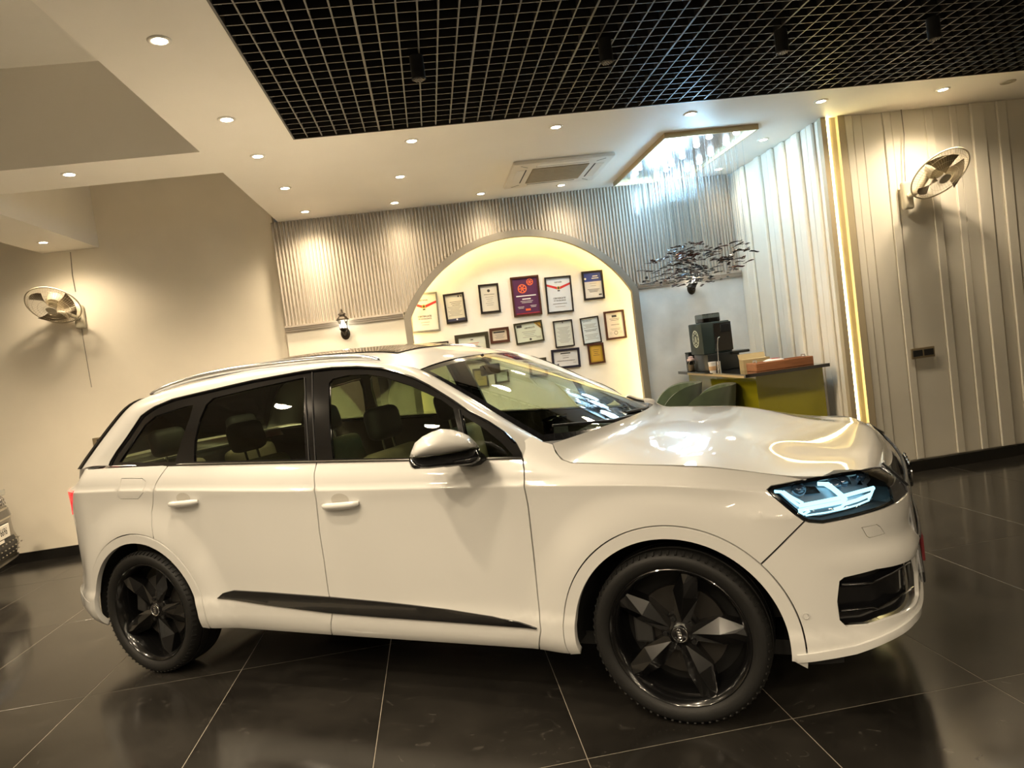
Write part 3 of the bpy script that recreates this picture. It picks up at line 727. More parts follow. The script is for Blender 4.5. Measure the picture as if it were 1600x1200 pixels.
# ---- upper body: glass-house side (A pillar, cant rail, D pillar) lofted between window line and roof edge
DLO = [(816,719),(813.5,708),(805,692),(789,676.5),(766,661),(735,645),(710,627.5),(672.5,604),(647.5,591),(622.5,582.5),(597.5,576.5),(560,574.5),(520,576),(479,581),(396,596),(314,615),(272,625),(245,636),(234,643),(223,651),(201,684),(185,706),(175,722),(173,728)]
c1 = np.array([gsurf(*q) for q in ginvs(DLO)])
EDGE = [((848,689),-.775),((834,681),-.765),((800,661),-.74),((770,643),-.72),((730,618),-.68),((694,597),-.65),((657,576),-.625),((630,570),-.625),((600,567),-.63),((560,565),-.635),((510,567.5),-.64),((470,571),-.64),((390,579.5),-.645),((310,596),-.65),((262,609),-.655),((225,622),-.665),((207,630),-.67),((196,641),-.675),((166,679),-.725),((148,704),-.77),((136,720),-.79),((128,733),-.805)]
c2 = np.array([cy(u, v, y) for (u, v), y in EDGE])
def resamp3(P, brk, n):
    t = arcl(P); ts = np.concatenate([np.linspace(t[a], t[b], k, endpoint=False) for a, b, k in zip(brk[:-1], brk[1:], n)]+[[t[brk[-1]]]])
    Q = np.stack([np.interp(ts, t, P[:, i]) for i in range(3)], 1)
    for _ in range(3): Q[1:-1] = .25*Q[:-2]+.5*Q[1:-1]+.25*Q[2:]
    return Q
nseg = [22, 20, 26, 14]
A1 = resamp3(c1, [0, 9, 13, 17, 23], nseg); A2 = resamp3(c2, [0, 6, 11, 15, 21], nseg)
rows = []
for t in np.linspace(0, 1, 7):
    Q = A1*(1-t)+A2*t; b = .022*4*t*(1-t); Q = Q+np.array([0, -b*.8, b*.55]); rows.append(Q)
G = np.array(rows)
for mir in (1, -1):
    # folded lip along the windshield / roof edge and down into the window opening
    lip = A1+np.array([0, .02, 0])
    Gm = np.concatenate([lip[None], G, (A2+np.array([0, .03, -.02]))[None]])*[1, mir, 1]
    MB().grid(Gm, flip=mir < 0).build('body_side_frame', M_PAINT, car, smooth=True, ang=50)
# seam closing panel under the A pillar
# ---- side windows and black surround
glassF = ginvs([(514,599),(519,592),(545,586),(575,585),(600,589),(640,602),(690,625),(708,638),(718,680),(725,713),(640,715.5),(520,717)])
glassQ = ginvs([(722,648),(760,672),(785,693),(803,713),(738,714.5),(730,690)])
glassR = ginvs([(303,721.5),(304,690),(312,655),(322,632),(333,622),(400,606),(474,590),(477,594),(478,717)])
glassB = ginvs([(186,722.5),(200,702),(226,664),(243,650),(290,635),(302,633),(297,652),(283,692),(274,722)])
DL = ginvs(DLO)
for mir in (False, True):
    tr = panel(DL, gsurf, holes=[glassF, glassQ, glassR, glassB], mirror=mir, rows=False, off=.001, thick=.02, gap=-.004, sp=.05).build('window_surround', M_GLOSSB, car, smooth=True)
    for poly, gm in ((glassF, M_GLASS), (glassQ, M_GLASS), (glassR, M_GLASSR), (glassB, M_GLASSR)):
        panel(list(inset(poly, -.008)), gsurf, mirror=mir, rows=False, off=-.006, thick=0, gap=0, sp=.06).build('side_window', gm, car, smooth=True)
    P = c1[2:]+np.array([0, -.008, .004]); P = P*[1, -1, 1] if mir else P
    MB().tube(P, .006, 6).build('window_trim_strip', M_GLOSSB, car, smooth=True)
    P = np.array([gsurf(*q, .004) for q in ginvs([(174,729),(300,725.5),(500,721.5),(700,718),(815,716)])]); P = P*[1, -1, 1] if mir else P
    MB().tube(P, .006, 6).build('window_trim_strip', M_CHROME if not mir else M_CHROME, car, smooth=True)
    for L in ([(718,640),(726,680),(733,714)], [(489,582),(490,650),(494,720)], [(477,590),(480,650),(484,720)]):
        P = np.array([gsurf(*q, .006) for q in ginvs(L)]); P = P*[1, -1, 1] if mir else P
        MB().tube(P, .003, 5).build('pillar_bead', M_DGREY, car, smooth=True)

# ---- roof
iH, iR_ = nseg[0], nseg[0]+nseg[1]+nseg[2]
edge = A2[iH:iR_+1]; vv = np.linspace(-1, 1, 31)
tt = np.linspace(0, 1, len(edge)); crown = .052*np.sqrt(np.clip(np.sin(PI*np.clip(tt*.92+.06, 0, 1)), 0, 1))+.012
RG = np.stack([np.stack([edge[:, 0]+0*v, -edge[:, 1]*v, edge[:, 2]+crown*(1-abs(v)**2.6)], -1) for v in vv], 1)
hx = edge[0]
roof = MB().grid(RG, flip=True).build('roof', M_PAINT, car, smooth=True)
k0, k1 = 7, 30
SG_ = RG[k0:k1, 5:26]+np.array([0, 0, .006])
MB().grid(SG_, flip=True).build('sunroof', mat('sunroof_glass', (.05, .035, .02), .08, coat=.5), roof, smooth=True)
for mir in (1, -1):
    rp = np.array([cy(u, v, -.60) for u, v in [(235,616),(262,604),(300,592),(350,581),(410,571.5),(470,564.5),(520,560.5),(560,559),(580,560.5),(594,563.5)]])
    rp = catmull(rp, 6)*[1, mir, 1]; rr_ = [.006+.014*math.sin(PI*min(1, max(0, k/(len(rp)-1))))**.35 for k in range(len(rp))]
    MB().tube(rp, rr_, 10).build('roof_rail', M_ALU, car, smooth=True)

# ---- windshield
wb = np.array([A2[0]*1.0, [-.27, 0, 1.115]]); 
def wind(u, v):            # u 0 bottom..1 top, v -1..1
    e = np.array([np.interp(u*iH, np.arange(iH+1), A2[:iH+1, k]) for k in range(3)])
    cx = .36*(1-u)+.035*u; czz = -.055*(1-u)+crown[0]*u
    return np.array([e[0]+cx*(1-v*v)+.02*math.sin(PI*u)*(1-v*v)*0, -e[1]*v*.992, e[2]-.004+czz*(1-abs(v)**2.4)+.025*math.sin(PI*u)*(1-v*v)])
NU, NV = 26, 41
WG = np.array([[wind(u, v) for v in np.linspace(-1, 1, NV)] for u in np.linspace(0, 1, NU)])
wm = MB(); wm.add(WG.reshape(-1, 3), []); bm_ = MB(); bm_.add(WG.reshape(-1, 3), [])
for i in range(NU-1):
    for j in range(NV-1):
        q = (i*NV+j, i*NV+j+1, (i+1)*NV+j+1, (i+1)*NV+j)
        e = i < 2 or i >= NU-2 or j < 1 or j >= NV-1 
        t = bm_ if e else wm; t.f.append(q); t.mi.append(0)
ws = wm.build('windshield', M_WIND, car, smooth=True)
bm_.build('windshield_border', M_GLOSSB, ws, smooth=True)
# ---- hood
E3 = np.vstack([surf(*np.array(hood_gap).T), surf(*np.array(hl[2:8]).T, .0)[1:]])
tE = arcl(E3); EU = np.stack([np.interp(np.linspace(0, tE[-1], 46), tE, E3[:, k]) for k in range(3)], 1)
uu = np.linspace(0, 1, 46)
for k in range(3):
    c_ = np.polyfit(uu[4:], EU[4:, k], 8); f5 = np.polyval(c_, uu); bl = sms(uu, .10, .28); EU[:, k] = EU[:, k]*(1-bl)+f5*bl
CR = Pchip([0, .12, .3, .5, .7, .85, .95, 1], [.022, .052, .056, .036, .016, .004, -.004, -.010])(uu)
HG = np.zeros((46, 49, 3)); vv = np.linspace(-1, 1, 49)
xr_ = lambda v: .22*(1-v*v)               # rear edge sweeps forward at the middle
xf_ = lambda v: .03*(1-abs(v)**2.2)      # front edge bows forward
for j, v in enumerate(vv):
    dome = .010*sms(1-abs(v), .25, .60)
    HG[:, j, 0] = EU[:, 0]+xr_(v)*(1-uu)+xf_(v)*uu
    HG[:, j, 1] = -EU[:, 1]*v
    HG[:, j, 2] = EU[:, 2]+CR*(1-abs(v)**2.8)+dome*np.sin(PI*uu)**.5
skirt = HG[-1]+np.array([-.01, 0, -.03]); HGs = np.concatenate([(HG[0]+np.array([-.005, 0, -.03]))[None], HG, skirt[None]])
HGs = np.concatenate([(HGs[:, :1]+np.array([0, .012, -.02])), HGs, (HGs[:, -1:]+np.array([0, -.012, -.02]))], 1)
MB().grid(HGs, flip=True).build('hood', M_PAINT, car, smooth=True, ang=60)
# cowl and wipers
CW = np.array([[HG[0, j]+np.array([.02, 0, -.035]) for j in range(49)], [wind(.03, v)+np.array([0, 0, -.005]) for v in vv[::-1]][::-1]])
MB().grid(CW).build('cowl', M_MATTB, car, smooth=True)
for a, b, c in ((.04, .55, .10), (.04, -.10, .10)):
    P = [wind(.06, b)+np.array([0, 0, .014]), wind(.09, b-.35)+np.array([0, 0, .016]), wind(.13, b-.75)+np.array([0, 0, .014])]
    MB().tube(P, [.009, .008, .006], 6).tube([P[0], P[0]*.5+P[1]*.5+np.array([0, 0, .01]), P[1]], .010, 6).build('wiper', M_MATTB, car, smooth=True)
# front fascia filler so nothing shows through behind the lamps, tailgate window
MB().box((.10, -.70, .35), (.70, .70, .88)).build('fascia_filler', M_MATTB, car)
R1 = A2[iR_:]; RGt = np.array([[q+np.array([-.16*(1-v*v)-.02, 0, .02*(1-v*v)]) for q in [np.array([p[0], -p[1]*v, p[2]]) for p in R1]] for v in np.linspace(-1, 1, 25)])
MB().grid(RGt).build('rear_window', M_GLOSSB, car, smooth=True)
# black rear edge of the D pillar
for mir in (1, -1):
    P0 = R1*[1, mir, 1]; P1 = P0+np.array([-.06, mir*.012, .0])
    MB().grid(np.array([P0+np.array([0, -mir*.002, 0]), P1]), flip=mir < 0).build('spoiler_fin', M_GLOSSB, car)
# shoulder between the rear window and the tail panel
RSL = []
pA, pB = A2[-1], surf(-3.80, 1.10)
for v in np.linspace(-1, 1, 21):
    row = []
    for t in np.linspace(0, 1, 5):
        row.append(np.array([pA[0]*(1-t)+pB[0]*t-.16*(1-v*v)*(1-t)-.02-.22*(1-abs(v)**3)*t, -(pA[1]*(1-t)+pB[1]*t)*v, pA[2]*(1-t)+pB[2]*t]))
    RSL.append(row)
RS = np.array(RSL)
MB().grid(RS).build('rear_shelf', M_PAINT, car, smooth=True)

# ---- wheels
def make_wheel():
    rim = MB()
    rim.lathe([(.225,.10),(.262,.10),(.268,-.05),(.276,-.088),(.288,-.098),(.290,-.108),(.284,-.112),(.276,-.106),(.262,-.085),(.250,-.02),(.240,.09),(.225,.10)], 64, axis='y')
    wh = rim.build('wheel', M_RIM, None, smooth=True, loc=(0,0,0))
    t = MB(); half = [(.284,-.100),(.292,-.114),(.306,-.122),(.320,-.126),(.334,-.1245),(.344,-.118),(.349,-.110),(.3565,-.100),(.360,-.086)]
    tread = [(.360,-.062),(.352,-.060),(.352,-.052),(.362,-.050),(.362,-.006),(.354,-.005),(.354,.005)]
    pr = half+tread; pr = pr+[(r, -y) for r, y in pr[::-1]][1:]
    t.lathe(pr, 72, axis='y'); t.build('tyre', M_TYRE, wh, smooth=True, ang=35)
    t = MB(); 
    for k in range(72):
        a = 2*PI*k/72; c, s_ = math.cos(a), math.sin(a)
        def q(r, y, w_): return (r*c-w_*s_, y, r*s_+w_*c)
        t.hexa([q(.345,-.1185,-.004), q(.356,-.100,-.004), q(.356,-.100,.004), q(.345,-.1185,.004), q(.350,-.1205,-.004), q(.3612,-.098,-.004), q(.3612,-.098,.004), q(.350,-.1205,.004)])
    tb = t.build('tread_block', M_TYRE, wh); tb['kind'] = 'stuff'
    # five kite-shaped faceted spokes
    for k in range(5):
        a = math.radians(-4+72*k); c, s_ = math.cos(a), math.sin(a)
        def q(r, w_, y): return (r*c-w_*s_, y, -(r*s_+w_*c))
        m_ = MB()
        T = [q(.045,-.030,-.058), q(.165,-.056,-.040), q(.272,-.030,-.082), q(.277,.004,-.096), q(.272,.036,-.080), q(.165,.050,-.058), q(.045,.030,-.058), q(.050,0,-.066), q(.165,-.004,-.092), q(.225,-.010,-.096)]
        B = [(x, -.005, z) for x, y, z in T]
        n = len(T); f = [(0,1,8,7),(1,2,9,8),(2,3,9),(3,4,9),(9,4,5,8),(8,5,6,7)]
        m_.add(T+B[:7], [x[::-1] for x in f]+[(i, i+1, n+i+1, n+i) for i in range(6)])
        m_.build('spoke', M_RIM, wh)
        m_ = MB(); a2 = a+math.radians(36); c, s_ = math.cos(a2), math.sin(a2)
        m_.tube([(.062*math.cos(a2), -.066, -.062*math.sin(a2)), (.062*math.cos(a2), -.048, -.062*math.sin(a2))], .010, 6)
        m_.build('lug_nut', mat('lug_dark', (.03,.03,.03), .35, metal=.6), wh)
    h = MB().lathe([(.0,-.068),(.036,-.068),(.040,-.064),(.075,-.056),(.082,-.045),(.085,.0)], 40, axis='y'); h.build('hub', M_RIM, wh, smooth=True)
    cp = MB().lathe([(0,-.074),(.029,-.074),(.033,-.071),(.034,-.066)], 32, axis='y'); capo = cp.build('center_cap', M_GLOSSB, wh, smooth=True)
    rg = MB().tube([(.0315*math.cos(x), -.0735, .0315*math.sin(x)) for x in np.linspace(0, 2*PI, 33)[:-1]], .0022, 6, closed=True)
    for i in range(4):
        cx = -.0165+.011*i; rg.tube([(cx+.0078*math.cos(x), -.0755, .0078*math.sin(x)) for x in np.linspace(0, 2*PI, 21)[:-1]], .0014, 5, closed=True)
    # (rings are upright on the wheel)
    rg.xf(Matrix.Rotation(math.radians(80), 4, 'Y')); rg.build('ring_emblem', M_CHROME, wh, smooth=True)
    d = MB().lathe([(.07,-.010),(.185,-.010),(.188,.002),(.185,.016),(.07,.016)], 48, axis='y'); d.build('brake_disc', mat('brake_steel', (.07,.065,.06), .4, metal=.8, var=.1), wh, smooth=True, ang=30)
    cl = MB().rbox((-.20, -.035, -.06), (-.12, .05, .10), .012, 2); cl.build('brake_caliper', mat('caliper', (.025,.025,.025), .5), wh)
    MB().lathe([(.0,.05),(.262,.05)], 40, axis='y').build('backing_plate', M_MATTB, wh)
    return wh
w0 = make_wheel(); w0.parent = car; w0.location = (WXF, -.85, .354); w0.scale = (.977,)*3
for x, y, rz, ry in ((WXR, -.85, 0, 0), (WXF, .85, PI, 0), (WXR, .85, PI, 0)):
    c = copy_tree(w0, car); c.location = (x, y, .354); c.scale = (.977,)*3; c.rotation_euler = (0, math.radians(10) if x == WXR and y < 0 else 0, rz)
for o in (w0,): pass

# ---- mirrors
def inflate(L, depth, sp, plane):     # outline in plane coords -> domed solid
    L = resample(L, sp*.7); pts = np.array([(x, y) for x in np.arange(L[:, 0].min(), L[:, 0].max(), sp) for y in np.arange(L[:, 1].min(), L[:, 1].max(), sp)])
    pts = pts[pip(pts, L)]; pts = pts[dist_loop(pts, L) > sp*.5]; n = len(L)
    V = np.vstack([L, pts]); rv, re, rf, *_ = delaunay_2d_cdt([Vector(p) for p in V], [(i, (i+1) % n) for i in range(n)], [], 0, 1e-7)
    U = np.array([(p.x, p.y) for p in rv]); T = np.array([f for f in rf if len(f) == 3]); T = T[pip(U[T].mean(1), L)]
    d = dist_loop(U, L); d[:n] = 0; D = d.max(); h = np.sqrt(np.clip(1-(1-np.clip(d/D, 0, 1))**2, 0, 1))
    mb = MB(); tris = []
    for t in T:
        a = U[t]; s_ = (a[1,0]-a[0,0])*(a[2,1]-a[0,1])-(a[2,0]-a[0,0])*(a[1,1]-a[0,1]); tris.append(tuple(int(i) for i in (t if s_ > 0 else t[::-1])))
    mb.add([plane(x, y, depth[0]*q) for (x, y), q in zip(U, h)], tris)
    mb.add([plane(x, y, -depth[1]*q) for (x, y), q in zip(U, h)], [t[::-1] for t in tris]); return mb
mz = lambda L: [(620+.1*x, 650+.1*y) for x, y in L]
MC = np.array([-.87, -1.045, 1.19]); view = MC-_cc; view[2] = 0; view /= np.linalg.norm(view); hx_ = np.array([-view[1], view[0], 0])*-1
if hx_[0] < 0: hx_ = -hx_
def mplane_inv(u, v):
    r = np.array([ray(u, v)@CF, ray(u, v)@CL, ray(u, v)[2]]); t = ((MC-_cc)@view)/(r@view); p = _cc+t*r-MC; return (p@hx_, p[2])
capL = [mplane_inv(*q) for q in mz([(200,640),(225,560),(280,425),(400,322),(550,247),(700,202),(850,212),(1000,252),(1130,312),(1220,400),(1285,482),(1000,545),(700,598),(450,632)])]
lowL = [mplane_inv(*q) for q in mz([(192,655),(188,720),(212,800),(245,832),(500,828),(700,806),(880,785),(1180,760),(1300,700),(1330,620),(1280,490),(1000,553),(700,606),(450,640)])]
armL = [mplane_inv(*q) for q in mz([(850,770),(1000,822),(1200,824),(1330,790),(1420,715),(1390,640),(1330,590),(1240,600),(1100,680)])]
for mir in (1, -1):
    pl = lambda x, y, d: tuple((MC+hx_*x-view*d+np.array([0, 0, y]))*[1, mir, 1])
    mr = inflate(lowL, (.085, .05), .012, pl)
    if mir < 0: mr.f = [f[::-1] for f in mr.f]
    mo = mr.build('mirror', M_GLOSSB, car, smooth=True, ang=70)
    for L, dd, mm, nm in ((capL, (.10, .06), M_PAINT, 'mirror_cap'),):
        q = inflate(L, dd, .012, pl); 
        if mir < 0: q.f = [f[::-1] for f in q.f]
        q.build(nm, mm, mo, smooth=True, ang=70)
    pl2 = lambda x, y, d: tuple((MC+np.array([0, 0, y])+hx_*x+view*.06-view*d)*[1, mir, 1])
    q = inflate(armL, (.04, .09), .012, pl2)
    if mir < 0: q.f = [f[::-1] for f in q.f]
    q.build('mirror_arm', M_MATTB, mo, smooth=True, ang=70)
# ---- door handles
for k, (u, v) in enumerate(HAND):
    s, z = inv(u, v)
    for mir in (1, -1):
        b = MB(); n = 15; pts = []; rs = []
        for t in np.linspace(-1, 1, n):
            p = surf(s+.105*t, z+.004*t, .030-.022*t**4); pts.append(p*[1, mir, 1]); rs.append(.0165*(1-.35*abs(t)**6))
        b.tube(pts, rs, 10)
        door = [d for d in doors][(2 if k == 0 else 0)+(0 if mir > 0 else 1)]
        b.build('door_handle', M_PAINT, door, smooth=True)
        th = np.linspace(0, 2*PI, 25)[:-1]; L = np.stack([s-.005+.052*np.cos(th), z+.022+.032*np.sin(th)], 1)
        c = panel(L, off=.0018, thick=0, gap=0, rows=False, sp=.015, bsp=.01, mirror=mir < 0); c.build('handle_cup', mat('cup_shade', (.50, .48, .44), .45), door, smooth=True)

# ---- interior
def seat(x, y, rake=.16, w_=.25, col=M_BEIGE):
    b = MB().rbox((-.26, -w_, .42), (.28, w_, .60), .06, 3); st = b.build('seat', col, car, smooth=True, ang=60, loc=(x, y, 0))
    b = MB().rbox((-.07, -w_, 0), (.07, w_, .60), .055, 3); b.xf(Matrix.Translation((-.24, 0, .52)) @ Matrix.Rotation(-rake, 4, 'Y')); b.build('backrest', col, st, smooth=True, ang=60)
    b = MB().rbox((-.055, -.13, .655), (.055, .13, .84), .05, 3); b.xf(Matrix.Translation((-.24, 0, .52)) @ Matrix.Rotation(-rake, 4, 'Y')); b.build('headrest', M_DASH, st, smooth=True, ang=60)
    b = MB()
    for q in (-.05, .05): b.tube([(0, q, .57), (0, q, .68)], .008, 8)
    b.xf(Matrix.Translation((-.24, 0, .52)) @ Matrix.Rotation(-rake, 4, 'Y')); b.build('headrest_post', M_CHROME, st, smooth=True)
    return st
seat(-1.28, -.38); seat(-1.28, .38); seat(-2.25, -.38, .22, .26); seat(-2.25, .38, .22, .26); seat(-3.0, -.33, .2, .22, M_BEIGE); seat(-3.0, .33, .2, .22, M_BEIGE)
MB().rbox((-.78, -.74, .72), (-.28, .74, 1.055), .08, 3).build('dashboard', M_DASH, car, smooth=True, ang=60)
MB().rbox((-.80, .1, 1.03), (-.74, -.1, 1.16), .01, 1).build('dash_screen', M_GLOSSB, car)
sw = MB().tube([(0, .18*math.cos(a), .18*math.sin(a)) for a in np.linspace(0, 2*PI, 33)[:-1]], .016, 8, closed=True); sw.tube([(0, -.17, 0), (0, .17, 0)], .018, 8); sw.tube([(0, 0, 0), (0, 0, -.17)], .018, 8); sw.cyl((0,0,0), .06, -.02, .03, axis='x')
sw.build('steering_wheel', M_DASH, car, smooth=True, loc=(-.86, -.38, .95), rot=(0, .35, 0))
for mir in (1, -1):
    ss = np.linspace(-3.2, -.62, 30); P = np.array([[(s, mir*-(.80), .45) for s in ss], [(s, mir*-.84, float(ZBELT(s))-.01) for s in ss]])
    MB().grid(P, flip=mir > 0).build('door_card', mat('door_card', (.10, .09, .065), .6, var=.1), car)
LN = RG[1:-1, 1:-1]+np.array([0, 0, -.035]); MB().grid(LN).build('headliner', M_LINER, car, smooth=True)
mb = MB(); mb.rbox((-1.14, -.11, 1.44), (-1.11, .11, 1.50), .01, 2); mb.tube([(-1.12, 0, 1.47), (-1.17, 0, 1.56)], .012, 8); mb.build('rear_view_mirror', M_DASH, car, smooth=True)
MB().rbox((-3.62, -.74, .40), (-3.50, .74, 1.12), .03, 2).build('boot_trim', M_DASH, car)
MB().box((-3.3, -.78, .40), (-.5, .78, .43)).build('cabin_floor', M_DASH, car)

# ================================================================ ceiling lights
M_RING = mat('downlight_ring', (.80, .76, .68), .35, var=.03); M_LAMPD = emis('downlight_lens', (1.0, .88, .62), 40.0)
ring_m = MB().lathe([(.034,.0),(.036,-.006),(.050,-.007),(.055,-.003),(.055,.0)], 28).mesh('ring', M_RING, True)
lens_m = MB().cyl((0,0,0), .034, -.004, -.001, 24).mesh('lens', M_LAMPD)
def downlight(x, y, z, label, power=SPOT_W, group='recessed downlights'):
    t = thing('downlight', label, 'downlight', (x, y, z), 0, group)
    for nm, me in (('trim_ring', ring_m), ('lens', lens_m)):
        o = bpy.data.objects.new(nm, me); COL.objects.link(o); o.parent = t
    spot(t, (0, 0, -.012), power)
    return t
NB = 'small round recessed downlight in the soffit '
ORD = ['first', 'second', 'third', 'fourth', 'fifth', 'sixth', 'seventh', 'eighth']; cnt = {}
rowname = {5.48: 'along the edge of the black grid', 6.49: 'in the middle row over the alcove', 7.51: 'grazing the ribbed wall'}
for x, y in [(.08,5.48),(1.19,5.48),(2.27,5.48),(3.365,5.48),(4.43,5.48),(-.05,6.49),(3.37,6.49),(-.15,7.51),(.75,7.51),(1.61,7.51),(3.37,7.54)]:
    k = min(rowname, key=lambda q: abs(q-y)); cnt[k] = cnt.get(k, 0)+1
    downlight(x, y, HC, ORD[cnt[k]-1]+' recessed downlight '+rowname[k]+', counted from the cream wall side', SPOT_W*(.38 if y > 7 else 1.0 if x > 4 else .6 if x > 3 else 1.0)*(.3 if x > 3 and y > 6 else 1), group='downlights '+rowname[k])
for i, y in enumerate((7.485, 6.48, 5.49, 4.68, 3.57, 2.46, 1.35, .24)): downlight(-1.055, y, HC, ORD[i]+' recessed downlight from the ribbed wall in the soffit strip beside the grid', group='downlights beside the grid')
downlight(-2.376, 5.49, HC, 'recessed downlight under the cross beam, nearer the soffit strip', SPOT_W*2.3); downlight(-4.1, 5.49, HC, 'recessed downlight under the cross beam, farther from the soffit strip', SPOT_W*2.3)
for i, (x, y) in enumerate(((-2.4,1.3),(-2.4,-1.0),(-4.3,1.3),(-4.3,-1.0),(-4.6,3.2))): downlight(x, y, ZU, ORD[i]+' added out-of-view fill lamp in the raised grey ceiling beyond the soffit strip', SPOT_W*2.2, group='added fill lamps in the raised ceiling')  # added lamps out of view, brightening the car's rear side and left walls
p = atZ(90, 384, 3.184); downlight(-3.56, 7.45, 3.184, 'recessed downlight in the low boxed beam above the wall fan', SPOT_W*.65)
for x in (-1.05, .05, 1.15, 2.25, 3.35, 4.45):
    for y in (-1.55, -2.7): downlight(x, y, HC, NB+'behind the viewer', SPOT_W*1.75, group='downlights in the front band')
t = MB().lathe([(.0,-.002),(.034,-.002),(.036,-.006),(.055,-.006),(.058,.0)], 28); tag(t.build('unlit_downlight', mat('unlit_lens', (.45,.40,.30), .5), loc=(4.99, 5.45, HC), smooth=True), 'unlit round recessed downlight above the panelled wall', 'downlight')
# black cylinder spots under the grid
pend = None; npd = 0
for x, y in ((.142,3.985),(1.198,3.976),(2.285,4.056),(3.258,4.057)):
    if pend is None:
        pend = thing('cylinder_spotlight', 'first unlit black cylinder spotlight under the grid, counted from the soffit strip', 'spotlight', (x, y, HC), 0, 'cylinder spotlights under the grid')
        MB().lathe([(0,0),(.036,0),(.038,-.002),(.038,-.125),(.035,-.128),(.034,-.120)], 28).build('housing', M_MATTB, pend, smooth=True, ang=40)
        mb = MB().cyl((0,0,0), .034, -.124, -.119, 24)
        for a in range(-2, 3):
            for b in range(-2, 3):
                if a*a+b*b+a*b < 6: mb.cyl((a*.013+b*.0065, b*.0113, 0), .0048, -.131, -.123, 6)
        mb.build('honeycomb', mat('honeycomb', (.22,.20,.17), .4, metal=.5), pend)
    else: npd += 1; c = copy_tree(pend); c.location = (x, y, HC); c['label'] = ORD[npd]+' unlit black cylinder spotlight under the grid, counted from the soffit strip'

# ================================================================ ceiling cassette air conditioner
M_AC = mat('ac_white', (.78, .74, .66), .4, var=.03)
ac = thing('ceiling_cassette', 'square white ceiling cassette air conditioner with brown intake grille', 'air conditioner', (1.43, 6.83, HC))
b = MB(); 
b.rbox((-.47,-.45,-.035),(.47,.45,.0), .012, 2); b.build('panel', M_AC, ac, smooth=True, ang=40)
b = MB().rbox((-.27,-.27,-.041),(.27,.27,-.034), .004, 1); ig = b.build('intake_grille', mat('ac_filter', (.33,.27,.18), .7, var=.1, vscale=14), ac)
for k in range(11): MB().box((-.26,-.25+k*.05-.006,-.0435),(.26,-.25+k*.05+.006,-.041)).build('grille_slat', mat('ac_filter2', (.36,.30,.20), .6), ig)
for rz in range(4):
    b = MB().box((-.24,-.415,-.0375),(.24,-.335,-.0352)); b.xf(Matrix.Rotation(rz*PI/2, 4, 'Z')); v = b.build('louvre', M_AC, ac)
    b = MB().box((-.245,-.334,-.0365),(.245,-.322,-.0349)); b.xf(Matrix.Rotation(rz*PI/2, 4, 'Z')); b.build('air_slot', M_MATTB, v)
    b = MB().box((-.05,-.003,-.0365),(.05,.003,-.0349)); b.xf(Matrix.Rotation(rz*PI/2, 4, 'Z') @ Matrix.Translation((-.36,-.36,0)) @ Matrix.Rotation(PI/4, 4, 'Z')); b.build('corner_seam', mat('seam_dark', (.10,.09,.07), .6), ac)

# ================================================================ chandelier
M_GOLD = mat('brass_plate', (.52, .40, .22), .35, metal=.7, var=.08)
CX0, CX1, CY0, CY1 = 2.215, 3.06, 5.95, 7.66
ch = thing('chandelier', 'rectangular crystal-strand chandelier with dark leaf drops over the counter', 'chandelier', ((CX0+CX1)/2, (CY0+CY1)/2, HC))
cx_, cy_ = (CX0+CX1)/2, (CY0+CY1)/2; hx2, hy2 = (CX1-CX0)/2, (CY1-CY0)/2
b = MB().box((-hx2,-hy2,-.045),(hx2,-hy2+.012,0)).box((-hx2,hy2-.012,-.045),(hx2,hy2,0)).box((-hx2,-hy2+.012,-.045),(-hx2+.012,hy2-.012,0)).box((hx2-.012,-hy2+.012,-.045),(hx2,hy2-.012,0))
b.build('frame', M_GOLD, ch)
MB().box((-hx2+.012,-hy2+.012,-.012),(hx2-.012,hy2-.012,-.002)).build('mirror_plate', mat('mirror_steel', (.40,.40,.40), .25, metal=1.0), ch)
bulb_m = MB().lathe([(0,-.040),(.014,-.038),(.026,-.030),(.030,-.018),(.026,-.010),(.026,0)], 16).mesh('bulb', emis('chandelier_bulb', (.70,.87,1.0), 5.0), True)
random.seed(3); nb = 0
for i in range(3):
    for j in range(6):
        o = bpy.data.objects.new('bulb', bulb_m); COL.objects.link(o); o.parent = ch; nb += 1
        o.location = (-hx2+.14+i*.28+random.uniform(-.05,.05), -hy2+.14+j*.285+random.uniform(-.06,.06), -.013)
for j in range(3):
    l = bpy.data.lights.new('lamp', 'POINT'); l.energy = 7; l.color = (.42, .74, 1.0); l.shadow_soft_size = .12
    o = bpy.data.objects.new('lamp', l); COL.objects.link(o); o.parent = ch; o.location = (0, -.56+j*.56, -.22)
mb = MB(); LEAF = []
N = 280
for k in range(N):
    x = random.uniform(-hx2+.03, hx2-.03); y = random.uniform(-hy2+.03, hy2-.03)
    drop = 1.08+.09*math.sin(2.2*x+1.7*y)+random.uniform(-.07,.07)
    mb.tube([(x, y, -.012), (x, y, -drop)], .0016, 3, caps=False); LEAF.append((x, y, -drop))
st = mb.build('crystal_strand', glass('strand_glass', (.80,.86,.90), 1.0, 2.2, .15), ch, smooth=True); st['kind'] = 'stuff'
leafm = []
for q in range(3):
    L = .095; pr = [(-.5,0,0),(-.3,.12,.03),(0,.17,.01),(.3,.11,-.03),(.5,0,-.01),(.3,-.12,-.02),(0,-.16,.02),(-.3,-.11,.04)]
    T = [(x*L, y*L, z*L*1.8) for x, y, z in pr]; B = [(x, y, z-.004) for x, y, z in T]; n = 8
    m_ = MB().add(T+B, [tuple(range(n)), tuple(range(n, 2*n))[::-1]]+[(i, n+i, n+(i+1)%n, (i+1)%n) for i in range(n)])
    leafm.append(m_.mesh('leaf', mat('leaf_%d' % q, [(.03,.018,.016),(.10,.035,.03),(.02,.03,.05)][q], .12, metal=.6, coat=.5)))
